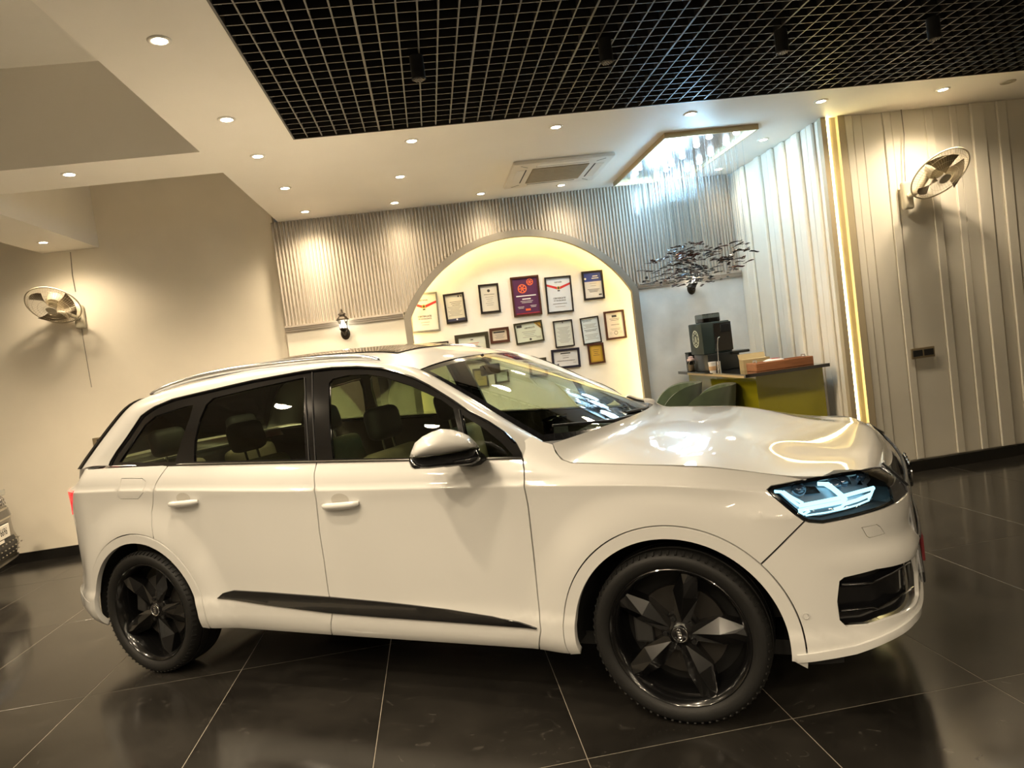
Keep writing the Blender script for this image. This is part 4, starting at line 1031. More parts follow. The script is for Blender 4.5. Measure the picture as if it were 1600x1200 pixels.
for k in range(250):
    x, y, z = LEAF[k]; o = bpy.data.objects.new('leaf', leafm[random.choice((0,0,1,2))]); COL.objects.link(o); o.parent = ch; o.location = (x, y, z)
    o.rotation_euler = (random.uniform(-.25,.25), random.uniform(-.2,.2), random.uniform(0, 6.28)); o.scale = (random.uniform(.8,1.4),)*3

# ================================================================ framed certificates
NYW = YB+.2
def certificate(px, frame_c, paper_c, label, deco, fw=.018, cat='certificate'):
    P = [atY(u, v, NYW) for u, v in px]             # tl, tr, br, bl
    cx = sum(p[0] for p in P)/4; cz = sum(p[2] for p in P)/4
    wd = (P[1][0]-P[0][0]+P[2][0]-P[3][0])/2; ht = (P[0][2]-P[3][2]+P[1][2]-P[2][2])/2
    tilt = math.atan2(P[1][2]-P[0][2], P[1][0]-P[0][0]); tilt = max(-.03, min(.03, tilt))
    t = thing('framed_certificate', label, cat, (cx, NYW, cz), 0, None); t.rotation_euler = (0, -tilt, 0)
    a, b_ = wd/2, ht/2; fm = mat('frame_'+frame_c, {'black':(.02,.015,.013),'brown':(.075,.028,.016),'silver':(.35,.34,.32),'navy':(.018,.015,.03),'olive':(.045,.04,.022)}[frame_c], .3, metal=.6 if frame_c == 'silver' else 0, var=.15, vscale=30)
    f = MB().box((-a,-.022,-b_),(a,-.0,-b_+fw)).box((-a,-.022,b_-fw),(a,0,b_)).box((-a,-.022,-b_+fw),(-a+fw,0,b_-fw)).box((a-fw,-.022,-b_+fw),(a,0,b_-fw)); f.build('frame', fm, t)
    pm = mat('paper_%d_%d_%d' % tuple(int(c*99) for c in paper_c), paper_c, .35, coat=.3, var=.03)
    pp = MB().box((-a+fw,-.010,-b_+fw),(a-fw,-.002,b_-fw)).build('paper', pm, t)
    iw, ih = a-fw, b_-fw
    ink = {'k':mat('ink_dark',(.05,.045,.04),.6),'g':mat('ink_grey',(.30,.28,.25),.6),'r':mat('ink_red',(.55,.03,.03),.5),'o':mat('ink_orange',(.85,.16,.05),.5),'w':mat('ink_white',(.85,.82,.80),.5),'b':mat('ink_blue',(.04,.06,.30),.5),'y':mat('ink_gold',(.55,.33,.05),.4),'n':mat('ink_navy',(.05,.05,.09),.5)}
    yy = -.0108
    for k, d in enumerate(deco):
        m_ = MB(); kind = d[0]; c = ink[d[1]]; y_ = yy-.0004*k
        if kind == 'rect':
            x0, x1, z0, z1 = d[2:6]; m_.add([(x0*iw, y_, z0*ih), (x1*iw, y_, z0*ih), (x1*iw, y_, z1*ih), (x0*iw, y_, z1*ih)], [(0,1,2,3)])
        elif kind == 'poly': m_.add([(x*iw, y_, z*ih) for x, z in d[2]], [tuple(range(len(d[2])))])
        elif kind == 'lines':
            for i in range(d[5]):
                z = d[4]*ih-i*d[6]*ih; wv = d[3]*iw*(1-.18*((i*7) % 3)); m_.box((d[2]*iw-wv, y_, z-.0022), (d[2]*iw+wv, y_+.0003, z+.0022))
        elif kind == 'text':
            vs, fs = text_mesh(d[2], d[5]*ih, 1.0, True); m_.add([(x+d[3]*iw, y_, z+d[4]*ih) for x, z, _ in vs], fs)
        elif kind == 'disc':
            n = 24; m_.add([(d[2]*iw+d[4]*iw*math.cos(2*PI*i/n), y_, d[3]*ih+d[4]*iw*math.sin(2*PI*i/n)) for i in range(n)], [tuple(range(n))])
        elif kind == 'ring':
            n = 28; r0, r1 = d[4]*iw*.78, d[4]*iw
            m_.add([(d[2]*iw+r*math.cos(2*PI*i/n), y_, d[3]*ih+r*math.sin(2*PI*i/n)) for r in (r0, r1) for i in range(n)], [(i, (i+1)%n, n+(i+1)%n, n+i) for i in range(n)])
            for q in range(d[5]):
                a_ = 2*PI*q/d[5]; w_ = r0*.14; px_, pz_ = -math.sin(a_)*w_, math.cos(a_)*w_
                m_.add([(d[2]*iw+px_, y_, d[3]*ih+pz_), (d[2]*iw-px_, y_, d[3]*ih-pz_), (d[2]*iw-px_+r0*1.02*math.cos(a_), y_, d[3]*ih-pz_+r0*1.02*math.sin(a_)), (d[2]*iw+px_+r0*1.02*math.cos(a_), y_, d[3]*ih+pz_+r0*1.02*math.sin(a_))], [(0,1,2,3)])
        m_.build('print', c, pp)
    return t
W_ = (.74,.73,.72); WB = (.66,.69,.74); CRM = (.70,.66,.56)
def q4(x0, y0, sc, L): return [(x0+sc*x, y0+sc*y) for x, y in L]
k1, k2, k3, k4 = 110/1257, 120/1152, 140/1292, 140/1600
ribbon = lambda z: [('poly','r',[(-1,z+.26),(-1,z+.13),(-.12,z-.10),(-.12,z+.05)]), ('poly','r',[(1,z+.26),(1,z+.13),(.12,z-.10),(.12,z+.05)]), ('disc','y',0,z-.02,.15), ('disc','k',0,z-.02,.09), ('rect','k',-.10,.10,z-.22,z-.15)]
cer = [('text','k','CERTIFICATE',0,-.22,.13), ('text','k','OF EXCELLENCE',0,-.36,.10)]
certificate(q4(635,440,k1,[(30,225),(535,185),(620,870),(95,935)]), 'silver', W_, 'silver-framed award with red ribbon and medal at the left end of the niche', [('text','k','carwale',0,.70,.16)]+ribbon(.36)+cer+[('lines','g',0,.35,-.55,2,.14)], .020)
certificate(q4(635,440,k1,[(645,235),(1020,185),(1092,710),(722,765)]), 'black', CRM, 'black-framed letter with a dark band along its foot', [('lines','k',.15,.7,.48,3,.13),('lines','g',-.05,.8,.1,7,.11),('rect','n',-1,1,-1,-.80),('disc','w',.05,-.88,.1),('rect','k',.45,.62,.82,.93),('rect','k',.78,.9,.82,.93)], .022)
certificate(q4(740,420,k2,[(62,245),(362,215),(412,645),(112,682)]), 'black', (.70,.66,.58), 'black-framed certificate with a small dark emblem at its head', [('disc','k',-.02,.62,.18),('lines','k',0,.65,.33,1,.1),('lines','g',0,.5,.12,5,.16)], .022)
certificate(q4(740,420,k2,[(540,135),(965,92),(1030,680),(608,728)]), 'brown', (.10,.028,.085), 'large purple award with two orange wheel emblems', [('ring','o',-.25,.42,.36,6),('ring','o',.40,.76,.27,6),('rect','w',-.80,.80,-.01,.045),('rect','w',-.34,.34,-.19,-.13),('lines','w',0,.5,-.28,2,.08),('lines','w',-.5,.25,-.58,2,.07),('lines','w',.5,.25,-.55,2,.07),('rect','o',-.15,.25,-.82,-.70),('rect','r',-.9,.95,-.97,-.94)], .020)
certificate(q4(845,415,k3,[(48,175),(428,140),(474,660),(95,698)]), 'black', WB, 'black-framed award with red ribbon and medal beside the purple award', [('text','k','carwale',0,.76,.15)]+ribbon(.42)+cer+[('lines','k',0,.6,-.55,1,.1),('lines','g',0,.45,-.72,1,.1)], .018)
certificate(q4(845,415,k3,[(580,92),(880,62),(922,470),(622,512)]), 'black', (.68,.66,.66), 'black-framed certificate with a blue header, highest on the right', [('rect','b',-1,1,.30,1),('rect','w',.0,.6,.69,.75),('rect','w',-.1,.7,.53,.58),('disc','w',-.85,.55,.12),('lines','g',0,.4,.15,2,.2),('lines','k',0,.7,-.32,3,.10),('rect','k',.55,.9,-.83,-.72)], .022)
certificate(q4(845,415,k3,[(170,805),(448,772),(485,1155),(212,1190)]), 'black', (.66,.68,.62), 'narrow-framed grey letter hung above the navy frame', [('lines','g',0,.75,.5,12,.11),('rect','k',-.05,.05,.86,.98)], .014)
certificate(q4(845,415,k3,[(550,765),(820,720),(880,1100),(620,1150)]), 'black', (.66,.72,.74), 'narrow-framed bluish letter hung above the gold plaque', [('lines','k',-.3,.6,.86,2,.10),('lines','g',0,.8,.5,4,.09),('lines','k',0,.8,.05,2,.10),('lines','g',0,.8,-.35,4,.12)], .014)
certificate(q4(845,415,k3,[(902,668),(1190,632),(1238,1038),(942,1080)]), 'brown', (.74,.66,.60), 'dark brown frame with round seal, the rightmost before the glowing rim', [('rect','k',-.30,.28,.62,.80),('lines','k',0,.6,.5,2,.12),('lines','k',0,.5,.02,1,.1),('lines','g',0,.6,-.3,2,.1),('ring','k',0,-.64,.22,0),('ring','g',-.6,-.64,.12,0),('ring','g',.6,-.6,.12,0)], .022)
certificate(q4(740,420,k2,[(595,830),(1015,762),(1062,1075),(640,1145)]), 'olive', (.62,.66,.54), 'landscape certificate with a gold corner in an olive-brown frame', [('rect','k',-.92,-.5,.62,.92),('poly','y',[(.45,1),(1,1),(1,.2)]),('poly','k',[(.62,.86),(.72,.86),(1,.42),(1,.3)]),('text','k','CERTIFICATE',.1,.5,.2),('lines','g',0,.55,.1,4,.2),('disc','k',.05,-.78,.09),('lines','g',.7,.2,-.6,2,.12)], .018)
certificate(q4(740,420,k2,[(232,900),(520,868),(545,1090),(255,1128)]), 'brown', (.66,.56,.44), 'small dark wooden plaque with a coppery plate', [('rect','k',-.8,.75,.45,.75),('lines','g',0,.7,.2,5,.2)], .028)
certificate(q4(635,440,k1,[(842,965),(1440,890),(1530,1420),(935,1500)]), 'olive', (.62,.65,.56), 'wide olive-black frame partly hidden behind the car roof', [('lines','r',0,.5,.45,2,.14),('lines','g',0,.6,.1,4,.16),('rect','k',-.1,.1,.72,.8)], .040)
certificate(q4(635,440,k1,[(248,1108),(740,1062),(800,1450),(300,1500)]), 'black', (.74,.68,.62), 'black frame low on the left, its top edge just above the car roof', [('lines','g',0,.4,.62,2,.14),('lines','k',0,.6,.2,4,.2)], .018)
certificate(q4(820,525,k4,[(468,245),(972,208),(992,555),(486,595)]), 'navy', (.66,.65,.66), 'landscape certificate in a broad navy-black frame', [('rect','k',-.42,.42,.62,.78),('lines','g',0,.3,.4,1,.1),('lines','k',0,.25,.1,1,.1),('lines','k',0,.75,-.28,1,.1),('rect','k',-.75,-.62,-.82,-.62),('lines','g',.7,.12,-.6,1,.1)], .026)
certificate(q4(820,525,k4,[(1108,150),(1392,112),(1440,470),(1150,515)]), 'brown', (.46,.29,.03), 'gold plaque in a brown frame under the bluish letter', [('rect','y',-.75,.75,-.85,.85),('lines','k',0,.5,.45,4,.22)], .022, 'plaque')
certificate(q4(820,525,k4,[(60,415),(378,378),(410,700),(92,745)]), 'olive', (.60,.60,.60), 'small olive-black frame mostly hidden behind the sloping windscreen pillar', [('lines','g',0,.5,.4,4,.2)], .028)
p_ = [(695,590),(740,578),(750,606),(705,612)]
certificate([(737,577),(760,574),(765,603),(742,607)], 'olive', (.42,.34,.12), 'gold document in an olive frame seen through the windscreen', [('lines','k',0,.5,.4,4,.2)], .02)
certificate([(770,580),(793,577),(797,596),(775,600)], 'olive', (.60,.66,.60), 'pale document in a dark frame seen through the windscreen beside the gold one', [('lines','g',0,.5,.4,4,.2)], .02)

# ================================================================ wall lanterns
def lantern(x, z, label):
    t = thing('wall_lantern', label, 'wall lamp', (x, YB, z), 0, None)
    k = mat('lantern_bronze', (.045,.034,.022), .4, metal=.6, var=.2, vscale=40)
    b = MB().lathe([(0,-.06),(.02,-.055),(.042,-.025),(.045,0),(.040,.03),(.02,.055),(0,.06)], 20, axis='y', c=(0,0,0)); 
    bp = MB(); bp.v = [(p[0]*1.0, p[1]*.35-.015, p[2]*1.35) for p in b.v]; 
    bp2 = MB().lathe([(0,-.028),(.030,-.026),(.046,-.012),(.050,0)], 24, axis='y'); bp2.v = [(x_, y_, z_*1.35) for x_, y_, z_ in bp2.v]; bp2.build('back_plate', k, t, smooth=True)
    c = (0, -.095, 0)
    MB().tube([(0,-.01,0),(0,-.05,-.012),(0,-.085,.0),(0,-.095,.03)], [.014,.013,.016,.03], 10).build('arm', k, t, smooth=True)
    MB().lathe([(0,.02),(.034,.030),(.040,.040),(.046,.048),(.044,.054)], 8, c).build('cup', k, t)
    MB().lathe([(.034,.054),(.048,.145)], 6, c).build('glass', glass('lantern_glass', (.9,.9,.85)), t)
    MB().lathe([(0,.058),(.016,.066),(.022,.09),(.018,.118),(0,.130)], 14, c).build('bulb', emis('lantern_bulb', (1,.93,.80), 12.0), t, smooth=True)
    for i in range(6):
        a = PI*2*i/6; MB().tube([(.036*math.cos(a), -.095+.036*math.sin(a), .052), (.050*math.cos(a), -.095+.050*math.sin(a), .146)], .0035, 5).build('cage_bar', k, t)
    MB().lathe([(.066,.140),(.070,.147),(.060,.154),(.048,.172),(.030,.186),(.028,.196),(.042,.200),(.036,.212),(.014,.222),(.008,.232),(.012,.242),(.004,.262),(0,.264)], 6, c, caps=False).build('roof', k, t)
    l = bpy.data.lights.new('lamp', 'POINT'); l.energy = 1.5; l.color = (1, .80, .52); l.shadow_soft_size = .02
    o = bpy.data.objects.new('lamp', l); COL.objects.link(o); o.parent = t; o.location = (0, -.095, .095)
lantern(-.868, 1.965, 'bronze wall lantern on the cream wall left of the arch'); lantern(3.035, 1.985, 'bronze wall lantern above the coffee machine')

# ================================================================ wall fans
def fan(x, y, z, yaw, pitch, rolly, label, dx):
    t = thing('wall_fan', label, 'fan', (x, y, z), 0, None); t.scale = (1.12,)*3
    cr = mat('fan_cream', (.62,.56,.42), .4, var=.06); dk = mat('fan_blade', (.22,.17,.10), .35, alpha=1, var=.15); wr = mat('fan_wire', (.50,.43,.30), .35, metal=.4)
    MB().rbox((-.045,-.05,-.13),(.045,0,.09), .02, 3).build('wall_base', cr, t, smooth=True)
    R = Matrix.Translation((dx, -.20, .09)) @ Matrix.Rotation(yaw, 4, 'Z') @ Matrix.Rotation(pitch, 4, 'X')
    hub = R @ Vector((0, .09, 0))
    MB().tube([(0,-.04,-.03),(dx*.3,-.09,.0),tuple(hub)], [.028,.024,.022], 10).build('arm', cr, t, smooth=True)
    b = MB().lathe([(0,.12),(.05,.115),(.068,.09),(.072,.04),(.06,.02),(0,.018)], 24, axis='y'); b.xf(R); b.build('motor_housing', cr, t, smooth=True)
    b = MB()
    for rr, yy in ((.06,-.065),(.11,-.060),(.155,-.048),(.195,-.028)): b.tube([(rr*math.cos(a), yy, rr*math.sin(a)) for a in np.linspace(0, 2*PI, 41)[:-1]], .0012, 4, closed=True)
    for k_ in range(60):
        a = 2*PI*k_/60; c, s_ = math.cos(a), math.sin(a)
        b.tube([(r*c, yy, r*s_) for r, yy in ((.045,-.066),(.12,-.058),(.18,-.036),(.222,0))], .0011, 3, caps=False)
        b.tube([(r*c, yy, r*s_) for r, yy in ((.05,.05),(.15,.042),(.222,0))], .0011, 3, caps=False)
    b.xf(R); g = b.build('cage_wire', wr, t, smooth=True)
    g['kind'] = 'stuff'
    b = MB().tube([(.224*math.cos(a), 0, .224*math.sin(a)) for a in np.linspace(0, 2*PI, 65)[:-1]], .006, 8, closed=True); b.xf(R); b.build('cage_rim', cr, t, smooth=True)
    b = MB().lathe([(0,-.071),(.040,-.070),(.046,-.064)], 24, axis='y'); b.xf(R); b.build('badge', cr, t, smooth=True)
    for k_ in range(3):
        a0 = 2*PI*k_/3; G = np.array([[(r*math.cos(a0+w_*(.30+.30*r/.2)), -.015+.028*w_*1.2, r*math.sin(a0+w_*(.30+.30*r/.2))) for w_ in np.linspace(-1, 1, 7)] for r in np.linspace(.04, .195, 8)])
        b = MB().grid(G); b.grid(G+np.array([0,.003,0]), flip=True); b.xf(R); b.build('blade', dk, t, smooth=True)
    return t
pr_ = atY(1413, 303, YR-.03); fan(pr_[0], YR-.034, pr_[2], .10, .85, 0, 'cream wall fan on the panelled wall above the switch plate', .16)
pl_ = atY(126, 492, YL); fan(pl_[0], YL, pl_[2], -.08, .85, 0, 'cream wall fan on the plain wall under the boxed beam', -.13)
cab = mat('cable_grey', (.25,.22,.17), .6)
tag(MB().tube([(4.385,YR-.04,HC-.003),(4.388,YR-.042,3.0),(4.372,YR-.04,2.85),(pr_[0]+.01,YR-.045,pr_[2]+.09)], .004, 6).build('cable', cab, smooth=True), 'thin cable running from the soffit to the fan on the panelled wall', 'cable')
q0, q1, q2 = atY(110,394,YL-.01), atY(113,430,YL-.01), atY(118,456,YL-.01)
tag(MB().tube([q0, q1, q2], .004, 6).build('cable', cab, smooth=True), 'thin cable dropping from the boxed beam to the wall fan', 'cable')
q = [atY(u, v, YL-.006) for u, v in ((126,500),(130,530),(136,565),(143,605))]
tag(MB().tube(q, .003, 6).build('pull_cord', cab, smooth=True), 'slack pull cord hanging under the fan on the plain wall', 'cord')
# switch plates
def plate(x, y, z, w_, label):
    t = thing('switch_plate', label, 'switch plate', (x, y, z), 0, None)
    MB().rbox((-w_,-.010,-.047),(w_,0,.047), .004, 1).build('plate', mat('plate_bronze', (.30,.24,.15), .35, metal=.5), t)
    for c in ([-w_*.46, w_*.46] if w_ > .09 else [0]): MB().rbox((c-w_*.40,-.014,-.028),(c+w_*.40,-.009,.028), .002, 1).build('switch', M_MATTB, t)
ps = atY(1441,551,YR-.02); plate(ps[0], YR-.024, ps[2], .115, 'bronze double switch plate on the panelled wall under the fan')
ps = atY(157,690,YL); plate(ps[0], YL, ps[2], .075, 'bronze socket plate on the plain wall behind the tail of the car')

# ================================================================ counter with coffee machine
ZT = 1.075; DX0, DX1, DY0, DY1 = 2.86, XA-.15, 6.12, 7.80
M_OLIVE = mat('olive_glass', (.30,.27,.012), .10, coat=1.0, var=.05, vscale=1.5); M_TOP = mat('black_granite', (.010,.010,.011), .07, coat=.6, var=.3, vscale=60)
ct = thing('counter', 'glossy olive-green counter with a black stone top', 'counter', ((DX0+DX1)/2, (DY0+DY1)/2, 0))
cxm, cym = (DX0+DX1)/2, (DY0+DY1)/2
def lb(a, b, **k): return MB().box((a[0]-cxm, a[1]-cym, a[2]), (b[0]-cxm, b[1]-cym, b[2]))
lb((DX0+.03,DY0+.04,.0),(DX1,DY1,.10)).build('plinth', M_MATTB, ct)
lb((DX0+.012,DY0+.012,.10),(DX1,DY1,ZT-.03)).build('carcass', M_MATTB, ct)
lb((DX0,DY0+.012,.10),(DX0+.012,7.0,ZT-.03)).build('side_panel', M_OLIVE, ct); lb((DX0,7.004,.10),(DX0+.012,DY1,ZT-.03)).build('side_panel', M_OLIVE, ct)
lb((DX0,DY0,.10),(DX1,DY0+.012,ZT-.03)).build('front_panel', M_OLIVE, ct)
lb((DX0-.12,DY0-.06,ZT-.03),(DX1+.04,DY1,ZT)).build('countertop', M_TOP, ct)
lb((DX0-.122,DY0-.03,ZT-.032),(DX0-.118,DY1-.3,ZT-.012)).build('edge_strip', M_GOLD, ct)
# coffee machine
M_MB = mat('machine_black', (.012,.014,.014), .3, coat=.3, var=.1); M_MG = mat('machine_green', (.018,.032,.030), .45, var=.1)
pm = atY(1098, 560, 7.15); cm_ = thing('coffee_machine', 'black automatic coffee machine with a round white emblem and clear bean hopper', 'coffee machine', (2.94, 7.20, ZT), 0); cm_.scale = (.9, .9, .9)
MB().rbox((-.17,-.22,0),(.21,.20,.20), .012, 2).build('base', M_MB, cm_, smooth=True, ang=40)
MB().rbox((-.20,-.20,.20),(.14,.20,.56), .012, 2).build('body', M_MG, cm_, smooth=True, ang=40)
MB().rbox((-.06,-.212,.22),(.15,-.198,.545), .004, 1).build('front_panel', M_GLOSSB, cm_)
MB().rbox((.02,-.218,.43),(.13,-.210,.52), .003, 1).build('display', mat('display_black', (.006,.008,.012), .08), cm_)
MB().rbox((.10,-.30,.175),(.30,-.02,.205), .008, 2).build('drip_tray', M_MB, cm_)
hp = MB().rbox((-.13,-.10,.56),(.08,.14,.66), .008, 1).build('bean_hopper', glass('hopper_glass', (.45,.48,.46)), cm_)
MB().box((-.11,-.08,.562),(.06,.12,.61)).build('coffee_beans', mat('beans', (.05,.025,.012), .6, bump=.8, bscale=120), cm_)
# emblem on the left side: plain concentric ring badge with leaf marks
b = MB(); n = 32
def disc_x(r0, r1, x): 
    return [(x, r*math.cos(2*PI*i/n), .385+r*1.0*math.sin(2*PI*i/n)) for r in (r0, r1) for i in range(n)], [(i, n+i, n+(i+1)%n, (i+1)%n) for i in range(n)]
for r0, r1 in ((.088,.100),(.060,.066)): b.add(*disc_x(r0, r1, -.2015))
for i in range(10):
    a = 2*PI*i/10; b.add([(-.2015, .077*math.cos(a+d)+e*math.cos(a), .385+.077*math.sin(a+d)+e*math.sin(a)) for d, e in ((-.12,-.006),(.12,-.006),(.12,.006),(-.12,.006))], [(3,2,1,0)])
for i in range(5): b.add([(-.2015, -.03+.015*i-.004, .345), (-.2015, -.03+.015*i+.004, .345), (-.2015, (-.03+.015*i)*.6+.003, .42-.006*abs(i-2)), (-.2015, (-.03+.015*i)*.6-.003, .42-.006*abs(i-2))], [(3,2,1,0)])
b.build('emblem', mat('emblem_white', (.62,.68,.58), .5), cm_)
MB().tube([(-.06,-.24,.10),(-.05,-.245,.30),(-.03,-.23,.37),(.0,-.215,.38)], .006, 8).build('milk_hose', M_CHROME, cm_, smooth=True)
MB().cyl((-.06,-.24,0), .024, .0, .11, 16).build('milk_cup', M_CHROME, cm_, smooth=True)
def lathe_thing(name, label, cat, x, y, parts):
    t = thing(name, label, cat, (x, y, ZT))
    for nm, prof, m_ in parts: MB().lathe(prof, 24, caps=True).build(nm, m_, t, smooth=True, ang=40)
M_CLR = glass('jar_glass', (.80,.86,.86))
MB_ = M_MB
bx_ = thing('tea_caddy', 'dark caddy box standing beside the coffee machine', 'box', (2.86, 7.60, ZT)); MB().rbox((-.07,-.05,0),(.07,.05,.19), .006, 1).build('body', M_MB, bx_); MB().rbox((-.072,-.052,.19),(.072,.052,.205), .004, 1).build('lid', M_MG, bx_)
lathe_thing('glass_jar', 'small glass jar with a pink-white lid on the black counter top', 'jar', 2.785, 7.48, [('body', [(.03,0),(.042,.005),(.042,.10),(.032,.115)], M_CLR), ('lid', [(.040,.116),(.040,.135),(.022,.145),(.030,.155),(.012,.165)], mat('lid_pink', (.70,.52,.50), .4)), ('contents', [(.036,.008),(.036,.07)], mat('jar_fill', (.30,.20,.12), .7))])
lathe_thing('paper_cup', 'white paper cup with a tan band in front of the glass jar', 'cup', 2.785, 6.90, [('body', [(.030,0),(.040,.105)], mat('cup_white', (.72,.70,.68), .5)), ('band', [(.0345,.02),(.0385,.062)], mat('cup_tan', (.50,.32,.18), .6))])
t = thing('wooden_tray', 'brown wooden tray box lying along the counter edge', 'tray', (3.19, 6.30, ZT), .02)
M_WOOD = mat('tray_wood', (.30,.12,.05), .45, var=.2, vscale=8, stretch=(1,8,8))
for a, b_ in (((-.28,-.10,0),(.28,-.085,.075)), ((-.28,.085,0),(.28,.10,.075)), ((-.28,-.085,0),(-.265,.085,.075)), ((.265,-.085,0),(.28,.085,.075))): MB().rbox(a, b_, .003, 1).build('side', M_WOOD, t)
MB().box((-.265,-.085,0),(.265,.085,.012)).build('bottom', M_WOOD, t)
for x in (-.24, .24): MB().tube([(x,-.03,.075),(x,-.03,.095),(x,.03,.095),(x,.03,.075)], .006, 8).build('handle', M_CHROME, t, smooth=True)
t = thing('cardboard_box', 'open tan carton behind the wooden tray', 'box', (3.10, 6.62, ZT), -.1)
MB().box((-.13,-.06,0),(.13,.06,.10)).build('carton', mat('carton', (.42,.32,.16), .7, var=.1), t); b = MB().hexa([(-.13,.055,.10),(.13,.055,.10),(.13,.06,.10),(-.13,.06,.10),(-.13,.085,.15),(.13,.085,.15),(.13,.09,.15),(-.13,.09,.15)]); b.build('flap', mat('carton', (.42,.32,.16)), t)
t = thing('biscuit_packet', 'small red and white packet lying on the wooden tray', 'packet', (3.14, 6.31, ZT+.0765)); 
G = np.array([[(x*.09, y*.045*(1-.25*abs(x)**3), .018*s_*(1-x**4)*(1-y**4)) for y in np.linspace(-1,1,7)] for x in np.linspace(-1,1,11) for s_ in (1,)]); b = MB().grid(G, flip=True); b.grid(G*[1,1,0]+[0,0,-.001])
b.build('wrapper', mat('wrapper_white', (.72,.66,.64), .3), t, smooth=True); MB().box((-.03,-.03,.0172),(.05,.03,.0192)).build('print', mat('ink_red', (.55,.03,.03)), t)

# green velvet chair
M_VEL = mat('green_velvet', (.055,.085,.035), .75, sheen=.6, var=.15, vscale=10)
ch2 = thing('velvet_chair', 'green velvet tub chair with fluted back beside the counter', 'chair', (2.50, 6.60, 0), -.5)
def shell(r, z0, z1, a0, a1, flare, nrib, dr=0):
    G = []
    for a in np.linspace(a0, a1, 61):
        k_ = 1-abs((a-(a0+a1)/2)/((a1-a0)/2))**5; rib = .008*abs(math.sin(nrib*a)); col_ = []
        for tt_ in np.linspace(0, 1, 12):
            z = z0+(z0+.14+(z1-z0-.14)*k_-z0)*tt_; rr = r+flare*tt_+rib*dr; col_.append((rr*math.cos(a), rr*math.sin(a), z))
        G.append(col_)
    return np.array(G)
A_ = shell(.24, .47, .96, -2.2, 2.2, .07, 9, -1); B_ = shell(.275, .43, .975, -2.2, 2.2, .075, 9, 0)
b = MB().grid(A_, flip=False); b.grid(B_, flip=True); b.grid(np.array([A_[:, -1], B_[:, -1]])); b.grid(np.array([A_[0], B_[0]])); b.grid(np.array([B_[-1], A_[-1]])); b.build('backrest', M_VEL, ch2, smooth=True, ang=60)
MB().lathe([(0,.44),(.22,.44),(.255,.47),(.25,.53),(.20,.56),(0,.565)], 28).build('seat', M_VEL, ch2, smooth=True)
for i in range(4):
    a = PI/4+i*PI/2; MB().tube([(.15*math.cos(a), .15*math.sin(a), .45), (.22*math.cos(a), .22*math.sin(a), 0)], [.014,.010], 8).build('leg', M_GOLD, ch2, smooth=True)
ch3 = copy_tree(ch2); ch3.location = (2.44, 7.30, 0); ch3.rotation_euler = (0, 0, -.2); ch3['label'] = 'green velvet tub chair against the plaster wall, behind its twin'

# ================================================================ dark car at the left edge
M_DC = mat('dark_car_paint', (.10,.085,.06), .3, metal=.6, coat=.8, var=.05); M_DC2 = mat('dark_car_silver', (.42,.38,.30), .3, metal=.7, coat=.5)
FWD = Vector((.985, .17, 0)).normalized(); yaw2 = math.atan2(FWD.y, FWD.x)
c2o = thing('car', 'dark grey hatchback with a white number plate by the plain wall', 'car', (-3.965, 6.63, 0), yaw2)
def fx(y, z):                              # front fascia, local x (0 = front plane)
    y = abs(y); prof_ = np.interp(z, [.18,.24,.34,.40,.48,.62,.70,.80,.86,.92], [-.10,-.02,.02,.03,.0,-.01,-.03,-.05,-.10,-.20])
    return prof_-.05*(y/.85)**2-.42*sms(y, .50, .92)**1.3
def fpanel(z0, z1, y0, y1, off, m_, name, ny=30, nz=8):
    G = np.array([[(fx(y, z)+off, y, z) for y in np.linspace(y0, y1, ny)] for z in np.linspace(z0, z1, nz)]); return MB().grid(G, flip=True).build(name, m_, c2o, smooth=True)
fpanel(.22,.42,-.88,.88,0,M_DC,'bumper'); fpanel(.42,.62,-.88,.88,-.002,M_DC,'bumper_middle'); fpanel(.62,.72,-.88,.88,.006,M_DC2,'bumper_strip'); fpanel(.72,.93,-.88,.88,-.004,M_DC,'grille_panel')
fpanel(.24,.262,-.80,.80,.022,M_DC2,'lip_strip'); fpanel(.635,.70,-.70,.70,.010,M_GLOSSB,'lamp_slot')
fpanel(.30,.46,-.45,.45,.004,M_MATTB,'lower_grille')
hm = MB()
for i in range(-9, 10):
    for j in range(5):
        y = i*.07+(.035 if j % 2 else 0); z = .755+j*.033
        if abs(y) < .66: hm.tube([(fx(y+.022*math.cos(a), z+.013*math.sin(a))+.004, y+.024*math.cos(a), z+.014*math.sin(a)) for a in np.linspace(0, 2*PI, 7)[:-1]], .003, 4, closed=True)
hx3 = hm.build('honeycomb', M_CHROME, c2o); hx3['kind'] = 'stuff'
for i in range(-6, 7):
    for j in range(3): MB().tube([(fx(i*.085, .32+j*.05)+.008, i*.085+(.04 if j % 2 else 0)-.012, .32+j*.05), (fx(i*.085, .32+j*.05)+.008, i*.085+(.04 if j % 2 else 0)+.012, .32+j*.05)], .006, 6).build('grille_stud', M_DC2, c2o)
NP = MB().rbox((.030,-.26,.478),(.042,.26,.598), .004, 1).build('number_plate', mat('plate_white', (.78,.74,.66), .4), c2o)
vs, fs = text_mesh('6696', .092, .82, True); MB().add([(.0428, x+.125, z+.536) for x, z, _ in vs], fs).build('plate_text', mat('ink_dark', (.05,.045,.04)), NP)
MB().box((.028,-.268,.47),(.034,.268,.606)).build('plate_holder', M_MATTB, NP)
MB().box((.024,-.12,.445),(.036,.13,.47)).build('dealer_strip', mat('plate_white', (.78,.74,.66)), NP)
HG2 = np.array([[(min(fx(y, .92), 9)*(1-t)-(1.15)*t, y*(1-.04*t), .93+.16*t**.7+.05*(1-(y/.88)**2)*min(1, t*3)) for y in np.linspace(-.86,.86,31)] for t in np.linspace(0,1,14)])
MB().grid(HG2, flip=True).build('hood', M_DC, c2o, smooth=True)
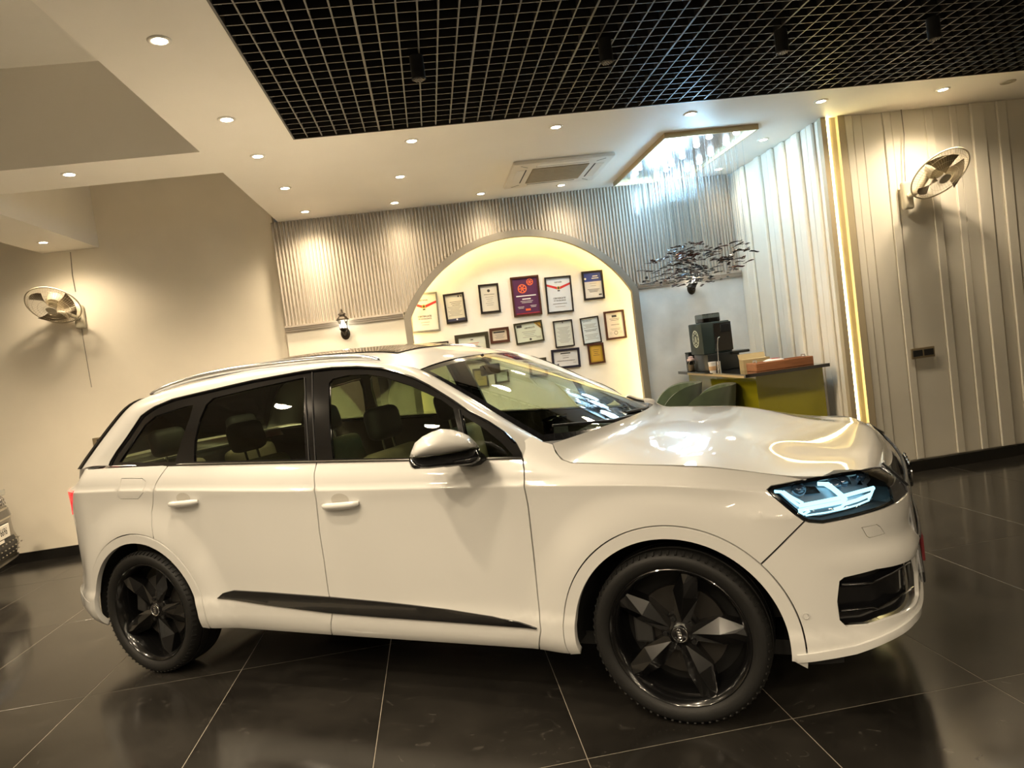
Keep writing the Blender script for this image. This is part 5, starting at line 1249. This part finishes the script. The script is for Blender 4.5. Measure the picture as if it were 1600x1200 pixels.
for s_ in (1, -1):
    xs_ = np.linspace(-.40, -4.1, 150); nz_ = 36
    zt_ = [.93+.16*min(1, max(0, (-.35-x)/.8))**.7 if x > -1.2 else 1.05 for x in xs_]
    G = np.array([[(x, s_*(.87+.03*math.sin(PI*(z-.2)/.95)), z) for z in np.linspace(.22, zt_[i], nz_)] for i, x in enumerate(xs_)])
    keep = MB(); keep.add(G.reshape(-1,3), [])
    for i in range(149):
        for j in range(nz_-1):
            c = G[i:i+2, j:j+2].reshape(-1,3).mean(0)
            if min(math.hypot(c[0]+.85, c[2]-.33), math.hypot(c[0]+3.45, c[2]-.33)) < .375: continue
            q = (i*nz_+j, (i+1)*nz_+j, (i+1)*nz_+j+1, i*nz_+j+1); keep.f.append(q if s_ < 0 else q[::-1]); keep.mi.append(0)
    keep.build('body_side', M_DC, c2o, smooth=True)
    MB().rbox((fx(.66,.8)-.06, s_*.58 if s_ > 0 else -.82, .80), (fx(.66,.8)+.03, .82 if s_ > 0 else -.58, .86), .012, 2).build('headlight', M_LENS, c2o, smooth=True)
CAB = np.array([[(x, y*w_, z) for y in np.linspace(-1,1,15)] for x, w_, z in ((-1.15,.80,1.08),(-1.75,.66,1.46),(-2.6,.66,1.50),(-3.5,.64,1.44),(-4.05,.78,1.02))])
MB().grid(CAB, flip=True).build('roof', M_GLOSSB, c2o, smooth=True)
for s_ in (1, -1):
    MB().add([(-1.15,s_*.80,1.03),(-1.75,s_*.66,1.46),(-2.6,s_*.66,1.50),(-3.5,s_*.64,1.44),(-4.05,s_*.78,1.02)], [(0,1,2,3,4) if s_ > 0 else (4,3,2,1,0)]).build('side_window', M_GLOSSB, c2o)
    for x in (-.85, -3.45):
        wq = MB().lathe([(.20,-.09),(.30,-.10),(.325,-.08),(.33,0),(.325,.08),(.30,.10),(.20,.09)], 40, axis='y').build('wheel', M_TYRE, c2o, smooth=True, loc=(x, s_*.78, .33))
        MB().lathe([(0,-.03),(.06,-.04),(.20,-.075),(.205,.07)], 30, axis='y').build('rim', M_ALU, wq, smooth=True)
MB().box((-4.0,-.66,.22),(-.45,.66,.90)).build('inner_shell', M_MATTB, c2o)
